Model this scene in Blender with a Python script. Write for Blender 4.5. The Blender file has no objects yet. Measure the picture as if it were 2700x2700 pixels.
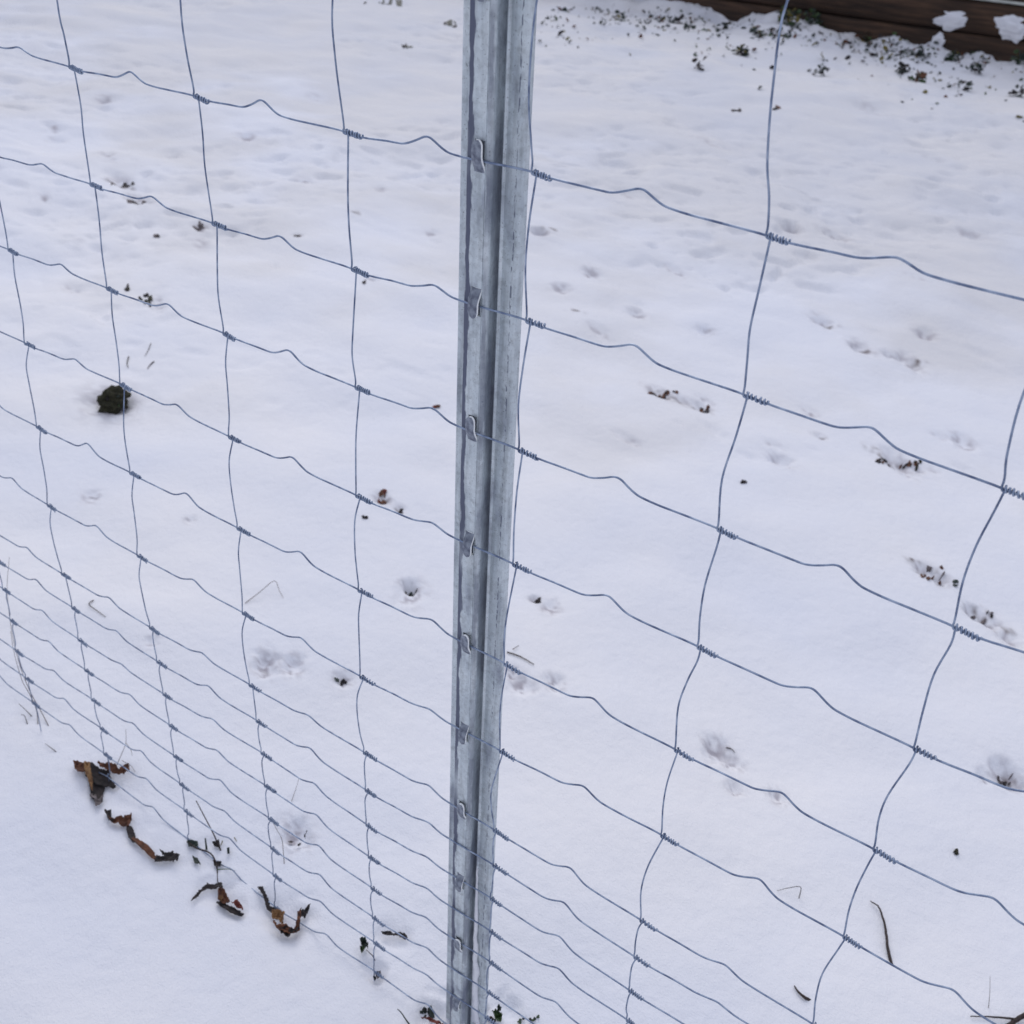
import bpy, bmesh, math, random
import numpy as np
from mathutils import Vector, Matrix
random.seed(7)
SC = bpy.context.scene
COL = SC.collection

# ------------------------------------------------------------------ camera
CR_ = [[0.813887, 0.578637, 0.052593], [0.345721, -0.409542, -0.844247], [-0.466974, 0.705304, -0.533368]]
CC = (0.51287, -0.5517, 1.22538)
FL = 1.0663372
cd = bpy.data.cameras.new('camera'); cam = bpy.data.objects.new('camera', cd); COL.objects.link(cam)
r_, d_, f_ = [Vector(a) for a in CR_]
m3 = Matrix((r_, -d_, -f_)).transposed()
cam.matrix_world = Matrix.Translation(CC) @ m3.to_4x4()
cd.sensor_width = 36; cd.lens = 36 * FL; cd.clip_start = .02; cd.clip_end = 600
cd.dof.use_dof = True; cd.dof.focus_distance = .80; cd.dof.aperture_fstop = 16
SC.camera = cam

# ------------------------------------------------------------------ world, sun, exposure
W = bpy.data.worlds.new('World'); SC.world = W; W.use_nodes = True
nt = W.node_tree; nt.nodes.clear()
wo = nt.nodes.new('ShaderNodeOutputWorld'); bg = nt.nodes.new('ShaderNodeBackground')
sky = nt.nodes.new('ShaderNodeTexSky'); sky.sky_type = 'NISHITA'; sky.sun_disc = False
SUN_EL, SUN_AZ = math.radians(36), math.radians(-42)
sky.sun_elevation = SUN_EL; sky.sun_rotation = SUN_AZ; sky.air_density = 1; sky.dust_density = 3
# overcast: the clear sky's gradient is evened out by cloud of one grey
mix = nt.nodes.new('ShaderNodeMix'); mix.data_type = 'RGBA'; mix.inputs[0].default_value = .82
tc = nt.nodes.new('ShaderNodeTexCoord'); sx = nt.nodes.new('ShaderNodeSeparateXYZ'); nt.links.new(tc.outputs['Generated'], sx.inputs[0])
cl_ = nt.nodes.new('ShaderNodeValToRGB'); cl_.color_ramp.elements[0].position = 0; cl_.color_ramp.elements[0].color = (.38, .39, .47, 1)
cl_.color_ramp.elements[1].position = 1; cl_.color_ramp.elements[1].color = (.905, .948, 1.13, 1)     # overcast: zenith about 2.5 times the horizon
nt.links.new(sx.outputs[2], cl_.inputs[0])
ml = nt.nodes.new('ShaderNodeVectorMath'); ml.operation = 'SCALE'; ml.inputs['Scale'].default_value = 9.6
nt.links.new(cl_.outputs[0], ml.inputs[0]); nt.links.new(ml.outputs[0], mix.inputs[7])
nt.links.new(sky.outputs[0], mix.inputs[6]); nt.links.new(mix.outputs[2], bg.inputs[0])
bg.inputs[1].default_value = .10
nt.links.new(bg.outputs[0], wo.inputs[0])
sd = bpy.data.lights.new('sun', 'SUN'); sd.energy = .75; sd.angle = math.radians(35); sd.color = (1, .96, .92)
so = bpy.data.objects.new('sun', sd); COL.objects.link(so)
sdir = Vector((math.sin(SUN_AZ) * math.cos(SUN_EL), math.cos(SUN_AZ) * math.cos(SUN_EL), math.sin(SUN_EL)))
so.rotation_euler = sdir.to_track_quat('Z', 'Y').to_euler()
SC.view_settings.view_transform = 'Standard'; SC.view_settings.look = 'None'
SC.view_settings.gamma = 1; SC.view_settings.use_curve_mapping = False
SC.view_settings.exposure = -0.02
SC.render.engine = 'CYCLES'

# ------------------------------------------------------------------ helpers
def tag(o, label=None, cat=None, group=None, kind=None):
    if label: o['label'] = label
    if cat: o['category'] = cat
    if group: o['group'] = group
    if kind: o['kind'] = kind
    return o
def empty(name, loc=(0, 0, 0)):
    o = bpy.data.objects.new(name, None); COL.objects.link(o); o.location = loc
    o.empty_display_size = .02
    return o
def obj(name, verts, faces, mat, parent=None, smooth=True, data=None):
    if data is None:
        data = bpy.data.meshes.new(name)
        data.from_pydata([tuple(v) for v in verts], [], faces)
        if mat: data.materials.append(mat)
        if smooth: data.polygons.foreach_set('use_smooth', [True] * len(data.polygons))
    o = bpy.data.objects.new(name, data); COL.objects.link(o)
    if parent:
        o.parent = parent; o.matrix_parent_inverse = parent.matrix_basis.inverted()
    return o
class MB:
    def __init__(s): s.v = []; s.f = []
    def add(s, v, f):
        n = len(s.v); s.v += [tuple(a) for a in v]; s.f += [tuple(i + n for i in q) for q in f]
def crom(pts, n=8):
    P = [Vector(p) for p in pts]
    P = [P[0] * 2 - P[1]] + P + [P[-1] * 2 - P[-2]]
    out = []
    for i in range(1, len(P) - 2):
        a, b, c, d = P[i - 1:i + 3]
        for k in range(n):
            t = k / n
            out.append(.5 * ((2 * b) + (c - a) * t + (2 * a - 5 * b + 4 * c - d) * t * t + (3 * b - a - 3 * c + d) * t ** 3))
    out.append(P[-2])
    return out
def tube(pts, rad, sides=8, cap=True):
    P = [Vector(p) for p in pts]; n = len(P); V = []; F = []
    T = [(P[min(i + 1, n - 1)] - P[max(i - 1, 0)]).normalized() for i in range(n)]
    up = Vector((0, 1, 0)) if abs(T[0].y) < .9 else Vector((1, 0, 0))
    N = (up - T[0] * up.dot(T[0])).normalized()
    for i in range(n):
        N = (N - T[i] * N.dot(T[i])).normalized(); B = T[i].cross(N)
        r = rad(i / (n - 1)) if callable(rad) else rad
        for k in range(sides):
            a = 2 * math.pi * k / sides
            V.append(P[i] + (N * math.cos(a) + B * math.sin(a)) * r)
    for i in range(n - 1):
        for k in range(sides):
            k2 = (k + 1) % sides
            F.append((i * sides + k, i * sides + k2, (i + 1) * sides + k2, (i + 1) * sides + k))
    if cap:
        F.append(tuple(range(sides - 1, -1, -1))); F.append(tuple((n - 1) * sides + k for k in range(sides)))
    return V, F

# value noise
def _h(ix, iy, s):
    n = (ix.astype(np.int64) * 374761393 + iy.astype(np.int64) * 668265263 + s * 974634777) & 0xffffffff
    n = ((n ^ (n >> 13)) * 1274126177) & 0xffffffff
    n = (n ^ (n >> 16)) & 0xffffffff
    return n / 4294967295.0
def vn(x, y, s=0):
    x = np.asarray(x, float); y = np.asarray(y, float)
    ix = np.floor(x); iy = np.floor(y); fx = x - ix; fy = y - iy
    fx = fx * fx * fx * (fx * (fx * 6 - 15) + 10); fy = fy * fy * fy * (fy * (fy * 6 - 15) + 10)
    a = _h(ix, iy, s); b = _h(ix + 1, iy, s); c = _h(ix, iy + 1, s); d = _h(ix + 1, iy + 1, s)
    return (a + (b - a) * fx) * (1 - fy) + (c + (d - c) * fx) * fy - .5
def sstep(x, a, b):
    t = np.clip((x - a) / (b - a), 0, 1); return t * t * (3 - 2 * t)

# ------------------------------------------------------------------ the snow ground as a height function
G0 = .150
DENTS = []          # (x, y, radius, depth, stretch, angle)
def base_h(x, y):
    x = np.asarray(x, float); y = np.asarray(y, float)
    d = np.hypot(x - .5, y + .5)
    far = sstep(d, 1.2, 4.0)
    h = G0 + 0 * x
    h = h + .018 * vn(x * 1.7 + y * .6, y * 1.9, 1) * (1 + 1.5 * far) + .021 * vn(x * 3.1 + y, y * 5.2 - x * 1.2, 2) * (.7 + .7 * far) * (.35 + .65 * sstep(np.abs(y), .03, .25))
    h = h + .017 * vn(x * 5.5 - y * 2, y * 7.5 + x * 1.5, 9) * sstep(np.abs(y + .01), .04, .2) + .0045 * vn(x * 11, y * 13, 3)
    h = h + .0009 * vn(x * 55, y * 60, 4) + .0016 * vn(x * 24, y * 27, 6) * (.3 + far)
    # crusted, pitted snow beyond the fence, where it has been walked and thawed
    patch = sstep(vn(x * 1.3, y * 1.1, 11) + .12 * far, .02, .28) * sstep(d, 1.7, 2.8)
    pit = sstep(vn(x * 17 + 2 * vn(x * 6, y * 6, 8), y * 19, 12), .16, .42)
    h = h - .014 * pit * patch
    h = h - .006 * sstep(vn(x * 36, y * 46, 13), .18, .42) * patch + .004 * vn(x * 9, y * 30, 14) * far
    h = h + .020 * vn(x * .8, y * .8, 5) * far
    # banked up loosely along the timber wall
    w = np.exp(-((y - 7.12) / .42) ** 2)
    h = h + w * (.012 + .10 * vn(x * 2.3 + 3, y * 2, 21) + .06 * vn(x * 7, y * 7, 22) + .055 * np.abs(vn(x * 17, y * 17, 23)) + .03 * vn(x * 40, y * 40, 24))
    # long soft fall of the land behind
    return h
def ground_h(x, y):
    h = base_h(x, y)
    for (px, py, r, dep, st, an) in DENTS:
        R3 = 3.2 * r * max(st, 1)
        k = np.nonzero((np.abs(x - px) < R3) & (np.abs(y - py) < R3))
        if not len(k[0]): continue
        X = x[k]; Y = y[k]; dx = X - px; dy = Y - py
        ca, sa = math.cos(an), math.sin(an)
        u = (dx * ca + dy * sa) / st; v = -dx * sa + dy * ca
        q = (u * u + v * v) / (r * r) * (1 + 1.1 * vn(X * 1.3 / r + 5, Y * 1.3 / r, 31))
        h[k] = h[k] - dep * np.exp(-q ** 1.5) * (.95 + .5 * vn(X * 1.9 / r, Y * 1.9 / r, 32)) + dep * .05 * np.exp(-(np.sqrt(np.abs(q)) - 1.8) ** 2 * 3)
    return h
class Cache:
    def __init__(s, fn):
        s.g = []
        for x0, x1, y0, y1, st in ((-1.7, 1.1, -.45, 2.0, .004), (-9, 3, .5, 8, .02)):
            X, Y = np.meshgrid(np.arange(x0, x1, st), np.arange(y0, y1, st)); s.g.append((x0, x1 - 2 * st, y0, y1 - 2 * st, st, fn(X, Y)))
        s.fn = fn
    def __call__(s, x, y):
        for x0, x1, y0, y1, st, H in s.g:
            if x0 < x < x1 and y0 < y < y1:
                a = (x - x0) / st; b = (y - y0) / st; i = int(a); j = int(b); a -= i; b -= j
                return float((H[j, i] * (1 - a) + H[j, i + 1] * a) * (1 - b) + (H[j + 1, i] * (1 - a) + H[j + 1, i + 1] * a) * b)
        return float(s.fn(np.array([x]), np.array([y]))[0])
base_c = Cache(base_h); CA = []
def gz(x, y):
    if not CA: CA.append(Cache(ground_h))
    return CA[0](x, y)
def at(u, v, dz=0., raw=False):
    """the spot on the snow that the photograph shows at pixel u, v (2700 px frame)"""
    a = (u - 1350) / (2700 * FL); b = (v - 1350) / (2700 * FL)
    d = r_ * a + d_ * b + f_
    z = G0
    for _ in range(6):
        t = (z + dz - CC[2]) / d.z
        x, y = CC[0] + d.x * t, CC[1] + d.y * t
        z = base_c(x, y) if raw else gz(x, y)
    return Vector((x, y, z + dz))
def mpp(u, v):
    p = at(u, v); return (p - Vector(CC)).dot(f_) / (2700 * FL)

def dent(u, v, rp, dep, st=1.3, an=2.5):
    p = at(u, v, raw=True); r = rp * (p - Vector(CC)).dot(f_) / (2700 * FL)
    DENTS.append((p.x, p.y, r, dep, st, an))
for a in [ # melt hollows round leaves, clods and stems; footprints; thaw pits
    (300, 2080, 60, .007, 1.6, 2.6), (270, 2060, 45, .006), (350, 2190, 40, .005), (420, 2260, 45, .005, 1.8, 2.4),
    (560, 2350, 40, .006), (620, 2390, 40, .006), (760, 2420, 60, .008), (700, 2390, 40, .006), (1040, 2465, 45, .007),
    (985, 2560, 28, .010), (1200, 2690, 55, .010), (1130, 2680, 45, .008), (1330, 2640, 30, .006), (1260, 2660, 22, .012), (1350, 2670, 30, .008),
    (560, 2250, 50, .004), (90, 1880, 60, .004), (782, 2200, 38, .012), (312, 1065, 34, .014, 1.1, 2.5), (290, 1060, 60, .010),
    (1080, 1545, 17, .020), (1078, 1560, 40, .010), (1010, 1315, 22, .014), (1052, 1340, 14, .010), (1410, 1580, 14, .010), (1450, 1600, 24, .010),
    (700, 1748, 30, .016, 1.7, 2.4), (770, 1752, 28, .012, 1.5, 2.4), (905, 1790, 24, .008), (1375, 1805, 30, .012, 1.4, 2.6), (1460, 1800, 26, .009), (1345, 1770, 20, .008),
    (1890, 1975, 34, .014, 1.5, 2.4), (1930, 2010, 26, .010), (1940, 2080, 20, .010), (2050, 2100, 24, .008), (2660, 2045, 38, .018), (2600, 2050, 20, .008),
    (1740, 1035, 22, .012, 2.0, 2.6), (1850, 1075, 24, .016), (1800, 1055, 22, .010), (2060, 1215, 22, .018, 2., 2.6), (2160, 1150, 14, .010), (2370, 1220, 26, .020, 2.4, 2.4), (2420, 1235, 16, .014),
    (2440, 1500, 26, .016), (2480, 1525, 22, .014), (2570, 1615, 24, .016), (2610, 1640, 24, .014), (2660, 1680, 24, .014), (2540, 1165, 24, .014, 1.8, 2.4),
    (2270, 915, 26, .020, 1.8, 2.4), (2170, 845, 24, .022, 1.9, 2.4), (2400, 950, 28, .020, 1.9, 2.4), (2440, 880, 24, .020), (2350, 935, 20, .016), (2200, 620, 24, .020, 2, 2.7), (2560, 620, 20, .018, 2, 2.6), (2090, 602, 16, .02), (1420, 610, 22, .02), (1680, 825, 22, .018),
    (2080, 600, 20, .016), (1860, 870, 18, .014), (1425, 610, 20, .018), (1140, 615, 16, .010), (985, 735, 14, .012), (320, 485, 24, .02, 2, 2.8), (360, 520, 22, .018, 2, 2.8), (390, 530, 18, .014), (530, 596, 18, .014), (650, 360, 26, .018), (150, 370, 20, .016), (280, 405, 18, .016),
    (500, 1370, 14, .006), (785, 620, 10, .012), (400, 1690, 16, .006), (240, 1310, 22, .007), (1480, 760, 22, .012), (1560, 720, 24, .014)]:
    dent(a[0], a[1], a[2] * .9, a[3] * .95, *a[4:])
rr = random.Random(3)
for _ in range(80):       # older, softened prints scattered over the trodden snow beyond the fence
    u = rr.uniform(-100, 2900); v = rr.uniform(250, 1250) if u > 1300 else rr.uniform(200, 950)
    dent(u, v, rr.uniform(8, 20), rr.uniform(.004, .012) * (1 if v < 900 else .6), rr.uniform(1.6, 3.2), rr.uniform(2.5, 2.9))

# ------------------------------------------------------------------ materials
def mat(name, build, **kw):
    m = bpy.data.materials.new(name); m.use_nodes = True; t = m.node_tree; t.nodes.clear()
    o = t.nodes.new('ShaderNodeOutputMaterial'); b = t.nodes.new('ShaderNodeBsdfPrincipled')
    t.links.new(b.outputs[0], o.inputs[0]); build(t, b); return m
def N(t, k, **kw):
    n = t.nodes.new(k)
    for a, v in kw.items():
        if a in n.inputs: n.inputs[a].default_value = v
        else: setattr(n, a, v)
    return n
def ramp(t, src, stops, interp='LINEAR'):
    r = t.nodes.new('ShaderNodeValToRGB'); r.color_ramp.interpolation = interp
    e = r.color_ramp.elements
    while len(e) < len(stops): e.new(.5)
    for el, (p, c) in zip(e, stops):
        el.position = p; el.color = (c, c, c, 1) if not isinstance(c, tuple) else (*c, 1)
    t.links.new(src, r.inputs[0]); return r
def coord(t, scale=(1, 1, 1)):
    c = N(t, 'ShaderNodeTexCoord'); mp = N(t, 'ShaderNodeMapping'); mp.inputs['Scale'].default_value = scale
    t.links.new(c.outputs['Object'], mp.inputs[0]); return mp.outputs[0]
def bump(t, b, src, strength, dist):
    n = N(t, 'ShaderNodeBump'); n.inputs['Strength'].default_value = strength; n.inputs['Distance'].default_value = dist
    t.links.new(src, n.inputs['Height']); t.links.new(n.outputs[0], b.inputs['Normal'])

def snow_b(t, b):
    c = coord(t)
    n1 = N(t, 'ShaderNodeTexNoise'); n1.inputs['Scale'].default_value = 420; n1.inputs['Detail'].default_value = 3
    n2 = N(t, 'ShaderNodeTexNoise'); n2.inputs['Scale'].default_value = 60; n2.inputs['Detail'].default_value = 4
    n3 = N(t, 'ShaderNodeTexNoise'); n3.inputs['Scale'].default_value = 2.2; n3.inputs['Detail'].default_value = 4
    for n in (n1, n2, n3): t.links.new(c, n.inputs['Vector'])
    ad = N(t, 'ShaderNodeMath', operation='MULTIPLY_ADD'); ad.inputs[1].default_value = .35
    t.links.new(n1.outputs[0], ad.inputs[0]); t.links.new(n2.outputs[0], ad.inputs[2])
    bump(t, b, ad.outputs[0], .62, .004)
    r = ramp(t, n3.outputs[0], [(.35, (.785, .805, .865)), (.65, (.857, .855, .872))])
    # snow painted greyer with distance, standing in for its dimmer, more shaded look
    sy = N(t, 'ShaderNodeSeparateXYZ'); t.links.new(c, sy.inputs[0])
    md = N(t, 'ShaderNodeMath', operation='MULTIPLY_ADD'); md.inputs[1].default_value = .16; t.links.new(sy.outputs[1], md.inputs[0]); t.links.new(n3.outputs[0], md.inputs[2])
    rg = ramp(t, md.outputs[0], [(.75, 1.), (1.5, .85)])
    mm = N(t, 'ShaderNodeMix', data_type='RGBA', blend_type='MULTIPLY'); mm.inputs[0].default_value = 1
    t.links.new(r.outputs[0], mm.inputs[6]); t.links.new(rg.outputs[0], mm.inputs[7])
    # dents painted grey for their shade as well as trodden dirt; brown is soil
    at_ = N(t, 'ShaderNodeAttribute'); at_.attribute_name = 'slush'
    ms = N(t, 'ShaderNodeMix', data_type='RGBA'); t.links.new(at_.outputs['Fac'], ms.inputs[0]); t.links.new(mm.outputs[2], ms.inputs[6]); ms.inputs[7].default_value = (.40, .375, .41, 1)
    as_ = N(t, 'ShaderNodeAttribute'); as_.attribute_name = 'soil'
    m4 = N(t, 'ShaderNodeMix', data_type='RGBA'); t.links.new(as_.outputs['Fac'], m4.inputs[0]); t.links.new(ms.outputs[2], m4.inputs[6]); m4.inputs[7].default_value = (.085, .050, .040, 1)
    t.links.new(m4.outputs[2], b.inputs['Base Color'])
    b.inputs['Roughness'].default_value = .75; b.inputs['Specular IOR Level'].default_value = .25
M_SNOW = mat('snow', snow_b)

def wire_b(t, b):
    c = coord(t)
    n = N(t, 'ShaderNodeTexNoise'); n.inputs['Scale'].default_value = 90; t.links.new(c, n.inputs['Vector'])
    r = ramp(t, n.outputs[0], [(.34, (.12, .155, .25)), (.5, (.24, .30, .42)), (.66, (.38, .45, .57))])
    t.links.new(r.outputs[0], b.inputs['Base Color'])
    b.inputs['Metallic'].default_value = .75; b.inputs['Roughness'].default_value = .42
    bump(t, b, n.outputs[0], .2, .0004)
M_WIRE = mat('galvanised_wire', wire_b)

def zinc_b(t, b):
    c = coord(t, (1, 1, .07)); c2 = coord(t, (1, 1, 1)); c3 = coord(t, (1, 1, .35))
    def noise(src, sc, det=3):
        n = N(t, 'ShaderNodeTexNoise'); n.inputs['Scale'].default_value = sc; n.inputs['Detail'].default_value = det; t.links.new(src, n.inputs['Vector']); return n.outputs[0]
    def math_(op, a, b_=None, c_=None):
        n = N(t, 'ShaderNodeMath', operation=op)
        for k, v in enumerate((a, b_, c_)):
            if v is None: continue
            if isinstance(v, (int, float)): n.inputs[k].default_value = v
            else: t.links.new(v, n.inputs[k])
        return n.outputs[0]
    def mult(a, b_, f=1.):
        m = N(t, 'ShaderNodeMix', data_type='RGBA', blend_type='MULTIPLY'); m.inputs[0].default_value = f
        t.links.new(a, m.inputs[6]); t.links.new(b_, m.inputs[7]); return m.outputs[2]
    streak = noise(c, 260, 4); mid = noise(c3, 60, 6); fine = noise(c2, 900, 2); blot = noise(c3, 26, 3)
    col = ramp(t, mid, [(.30, (.38, .42, .48)), (.44, (.60, .665, .70)), (.70, (.72, .78, .80))]).outputs[0]
    col = mult(col, ramp(t, streak, [(.34, .74), (.52, 1.)]).outputs[0], .7)
    col = mult(col, ramp(t, noise(c2, 170, 5), [(.34, .78), (.48, 1.)]).outputs[0], .8)
    vor = N(t, 'ShaderNodeTexVoronoi'); vor.inputs['Scale'].default_value = 330; t.links.new(c2, vor.inputs['Vector'])
    col = mult(col, ramp(t, vor.outputs['Color'], [(.2, .86), (.8, 1.)]).outputs[0], .8)
    col = mult(col, ramp(t, fine, [(.27, .30), (.36, 1.)]).outputs[0], .75)
    # position across the post, following its lean
    sp = N(t, 'ShaderNodeSeparateXYZ'); t.links.new(c2, sp.inputs[0])
    xr = math_('SUBTRACT', math_('MULTIPLY_ADD', sp.outputs[2], .0126, sp.outputs[0]), .1073 + .96 * .0126)
    wob = math_('ADD', math_('MULTIPLY_ADD', mid, .011, -.0055), math_('MULTIPLY_ADD', noise(c3, 330, 3), .004, -.002))
    xw = math_('ADD', xr, wob)
    # dark band down the left edge of the web, ragged, coming and going
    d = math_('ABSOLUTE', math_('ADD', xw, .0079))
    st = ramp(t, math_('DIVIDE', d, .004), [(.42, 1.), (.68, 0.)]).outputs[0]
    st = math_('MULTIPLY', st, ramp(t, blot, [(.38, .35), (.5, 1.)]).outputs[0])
    # and a second dark band, patchy, in the fold
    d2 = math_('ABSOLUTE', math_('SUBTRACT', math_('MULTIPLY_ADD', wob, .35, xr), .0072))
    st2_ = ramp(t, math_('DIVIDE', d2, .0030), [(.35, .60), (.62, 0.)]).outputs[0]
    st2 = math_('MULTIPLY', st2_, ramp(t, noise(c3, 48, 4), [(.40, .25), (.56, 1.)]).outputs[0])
    # broken line of roller scuffs down the flange
    d3 = math_('ABSOLUTE', math_('SUBTRACT', math_('MULTIPLY_ADD', wob, .18, xr), .0195))
    dash = math_('MULTIPLY', ramp(t, math_('DIVIDE', d3, .0012), [(.35, 1.), (.65, 0.)]).outputs[0], ramp(t, noise(coord(t, (4, 4, 1)), 190, 2), [(.50, 0.), (.56, 1.)]).outputs[0])
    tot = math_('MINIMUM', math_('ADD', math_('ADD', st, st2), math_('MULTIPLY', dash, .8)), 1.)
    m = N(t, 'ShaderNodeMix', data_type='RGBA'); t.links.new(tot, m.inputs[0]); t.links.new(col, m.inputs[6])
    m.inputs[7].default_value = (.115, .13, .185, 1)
    t.links.new(m.outputs[2], b.inputs['Base Color'])
    b.inputs['Metallic'].default_value = .45
    rr2 = ramp(t, mid, [(.3, .60), (.7, .36)]); t.links.new(rr2.outputs[0], b.inputs['Roughness'])
    bump(t, b, mid, .15, .0005)
M_ZINC = mat('galvanised_steel', zinc_b)
def hook_b(t, b):
    c = coord(t); n = N(t, 'ShaderNodeTexNoise'); n.inputs['Scale'].default_value = 260; n.inputs['Detail'].default_value = 4; t.links.new(c, n.inputs['Vector'])
    r = ramp(t, n.outputs[0], [(.35, (.12, .135, .18)), (.65, (.30, .335, .39))]); t.links.new(r.outputs[0], b.inputs['Base Color'])
    b.inputs['Metallic'].default_value = .6; b.inputs['Roughness'].default_value = .38; bump(t, b, n.outputs[0], .3, .0005)
M_HOOK = mat('bruised_zinc', hook_b)
def glint_b(t, b):
    b.inputs['Base Color'].default_value = (.95, .96, .95, 1); b.inputs['Metallic'].default_value = .0; b.inputs['Roughness'].default_value = .3  # near-white colour stands in for sky and snow glint on the cut edges
M_EDGE = mat('cut_edge_glint', glint_b)

def tone(name, c1, c2, rough=.8, sc=160, sheen=0):
    def f(t, b):
        c = coord(t); n = N(t, 'ShaderNodeTexNoise'); n.inputs['Scale'].default_value = sc; n.inputs['Detail'].default_value = 5
        t.links.new(c, n.inputs['Vector'])
        r = ramp(t, n.outputs[0], [(.32, c1), (.68, c2)]); t.links.new(r.outputs[0], b.inputs['Base Color'])
        b.inputs['Roughness'].default_value = rough; bump(t, b, n.outputs[0], .6, .002)
    return mat(name, f)
M_BROWN = tone('dry_brown_leaf', (.05, .018, .010), (.17, .065, .030))
M_OCHRE = tone('ochre_leaf', (.12, .055, .025), (.33, .19, .08))
M_DARK = tone('rotten_dark_leaf', (.006, .005, .006), (.035, .026, .026))
M_GREY = tone('grey_leaf_underside', (.06, .05, .05), (.20, .17, .17))
M_RED = tone('reddish_bark', (.08, .015, .012), (.22, .06, .045))
M_GREEN = tone('green_leaf', (.015, .035, .010), (.06, .11, .03), .55)
M_DKGREEN = tone('dark_green_leaf', (.008, .016, .013), (.028, .048, .036), .6)
M_YELLOW = tone('yellowed_leaf', (.10, .09, .02), (.22, .18, .05))
M_CLOD = tone('dark_soil', (.009, .010, .005), (.045, .042, .020), .95, 220)
M_TWIG = tone('dark_twig_bark', (.018, .012, .012), (.07, .05, .045), .85, 300)
M_STRAW = tone('dry_grass_stalk', (.10, .09, .09), (.26, .22, .20), .8, 200)

def wood_b(t, b):
    c = coord(t, (1.2, 14, 14)); n = N(t, 'ShaderNodeTexNoise'); n.inputs['Scale'].default_value = 3.2; n.inputs['Detail'].default_value = 6
    t.links.new(c, n.inputs['Vector'])
    c2 = coord(t); n2 = N(t, 'ShaderNodeTexNoise'); n2.inputs['Scale'].default_value = 2.5; n2.inputs['Detail'].default_value = 4; t.links.new(c2, n2.inputs['Vector'])
    r = ramp(t, n.outputs[0], [(.28, (.018, .009, .005)), (.5, (.050, .026, .014)), (.72, (.105, .055, .030))]); r2 = ramp(t, n2.outputs[0], [(.35, .65), (.65, 1.1)])
    m = N(t, 'ShaderNodeMix', data_type='RGBA', blend_type='MULTIPLY'); m.inputs[0].default_value = 1
    t.links.new(r.outputs[0], m.inputs[6]); t.links.new(r2.outputs[0], m.inputs[7]); t.links.new(m.outputs[2], b.inputs['Base Color'])
    b.inputs['Roughness'].default_value = .85; bump(t, b, n.outputs[0], .7, .012)
M_WOOD = mat('wet_brown_timber', wood_b)
M_PALE = tone('pale_plastic', (.42, .44, .40), (.58, .60, .55), .5, 30)

# ------------------------------------------------------------------ snow ground sheet (polar grid round the viewpoint, out to the horizon)
PRINT_SHADE = []; SOIL = []
def patch_f(X, Y, LST, lo=-.12):
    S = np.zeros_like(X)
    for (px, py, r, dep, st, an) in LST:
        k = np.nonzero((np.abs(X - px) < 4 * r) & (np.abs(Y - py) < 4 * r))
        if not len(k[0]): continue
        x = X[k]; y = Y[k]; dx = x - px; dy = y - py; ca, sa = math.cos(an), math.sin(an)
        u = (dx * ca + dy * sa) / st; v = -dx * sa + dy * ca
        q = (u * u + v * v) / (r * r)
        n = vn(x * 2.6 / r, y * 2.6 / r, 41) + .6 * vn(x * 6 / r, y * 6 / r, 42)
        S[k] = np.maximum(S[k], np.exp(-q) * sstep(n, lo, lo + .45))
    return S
def build_ground():
    cx, cy = .50, -.50
    a_f = np.radians(np.arange(25, 185, .22)); a_c = np.radians(np.arange(185, 385, 2.5))
    ang = np.concatenate([a_f, a_c]); na = len(ang)
    r = [.03]
    while r[-1] < 300:
        q = r[-1]; r.append(q * (1.10 if q < .45 or q > 13 else 1.0042))
    r = np.array(r); nr = len(r)
    A, Rr = np.meshgrid(ang, r); X = cx + Rr * np.cos(A); Y = cy + Rr * np.sin(A)
    Z = ground_h(X, Y)
    V = np.stack([X, Y, Z], -1).reshape(-1, 3)
    V = np.vstack([V, [[cx, cy, gz(cx, cy)]]])
    i = np.arange(nr - 1)[:, None] * na; k = np.arange(na)[None, :]; k2 = (k + 1) % na
    F = np.stack([i + k, i + na + k, i + na + k2, i + k2], -1).reshape(-1, 4)
    m = bpy.data.meshes.new('snow_ground')
    ntri = na; c = len(V) - 1
    m.vertices.add(len(V)); m.vertices.foreach_set('co', V.ravel())
    T = np.stack([np.full(na, c), np.arange(na), (np.arange(na) + 1) % na], -1)
    loops = np.concatenate([F.ravel(), T.ravel()])
    m.loops.add(len(loops)); m.loops.foreach_set('vertex_index', loops.astype(np.int32))
    ls = np.concatenate([np.arange(len(F)) * 4, len(F) * 4 + np.arange(na) * 3])
    m.polygons.add(len(ls)); m.polygons.foreach_set('loop_start', ls.astype(np.int32))
    m.polygons.foreach_set('use_smooth', np.ones(len(ls), bool))
    m.update(calc_edges=True); m.validate()
    sl = patch_f(X, Y, PRINT_SHADE).reshape(-1); sl = np.append(sl, 0.); so2 = np.append(patch_f(X, Y, SOIL, -.05).reshape(-1), 0.)
    at_ = m.attributes.new('soil', 'FLOAT', 'POINT'); at_.data.foreach_set('value', so2.astype(np.float32))
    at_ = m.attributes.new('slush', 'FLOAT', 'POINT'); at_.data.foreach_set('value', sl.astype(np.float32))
    m.materials.append(M_SNOW)
    o = bpy.data.objects.new('snow_ground', m); COL.objects.link(o); tag(o, 'field of trodden grey white snow', kind='structure')
_n = len(DENTS)
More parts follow.
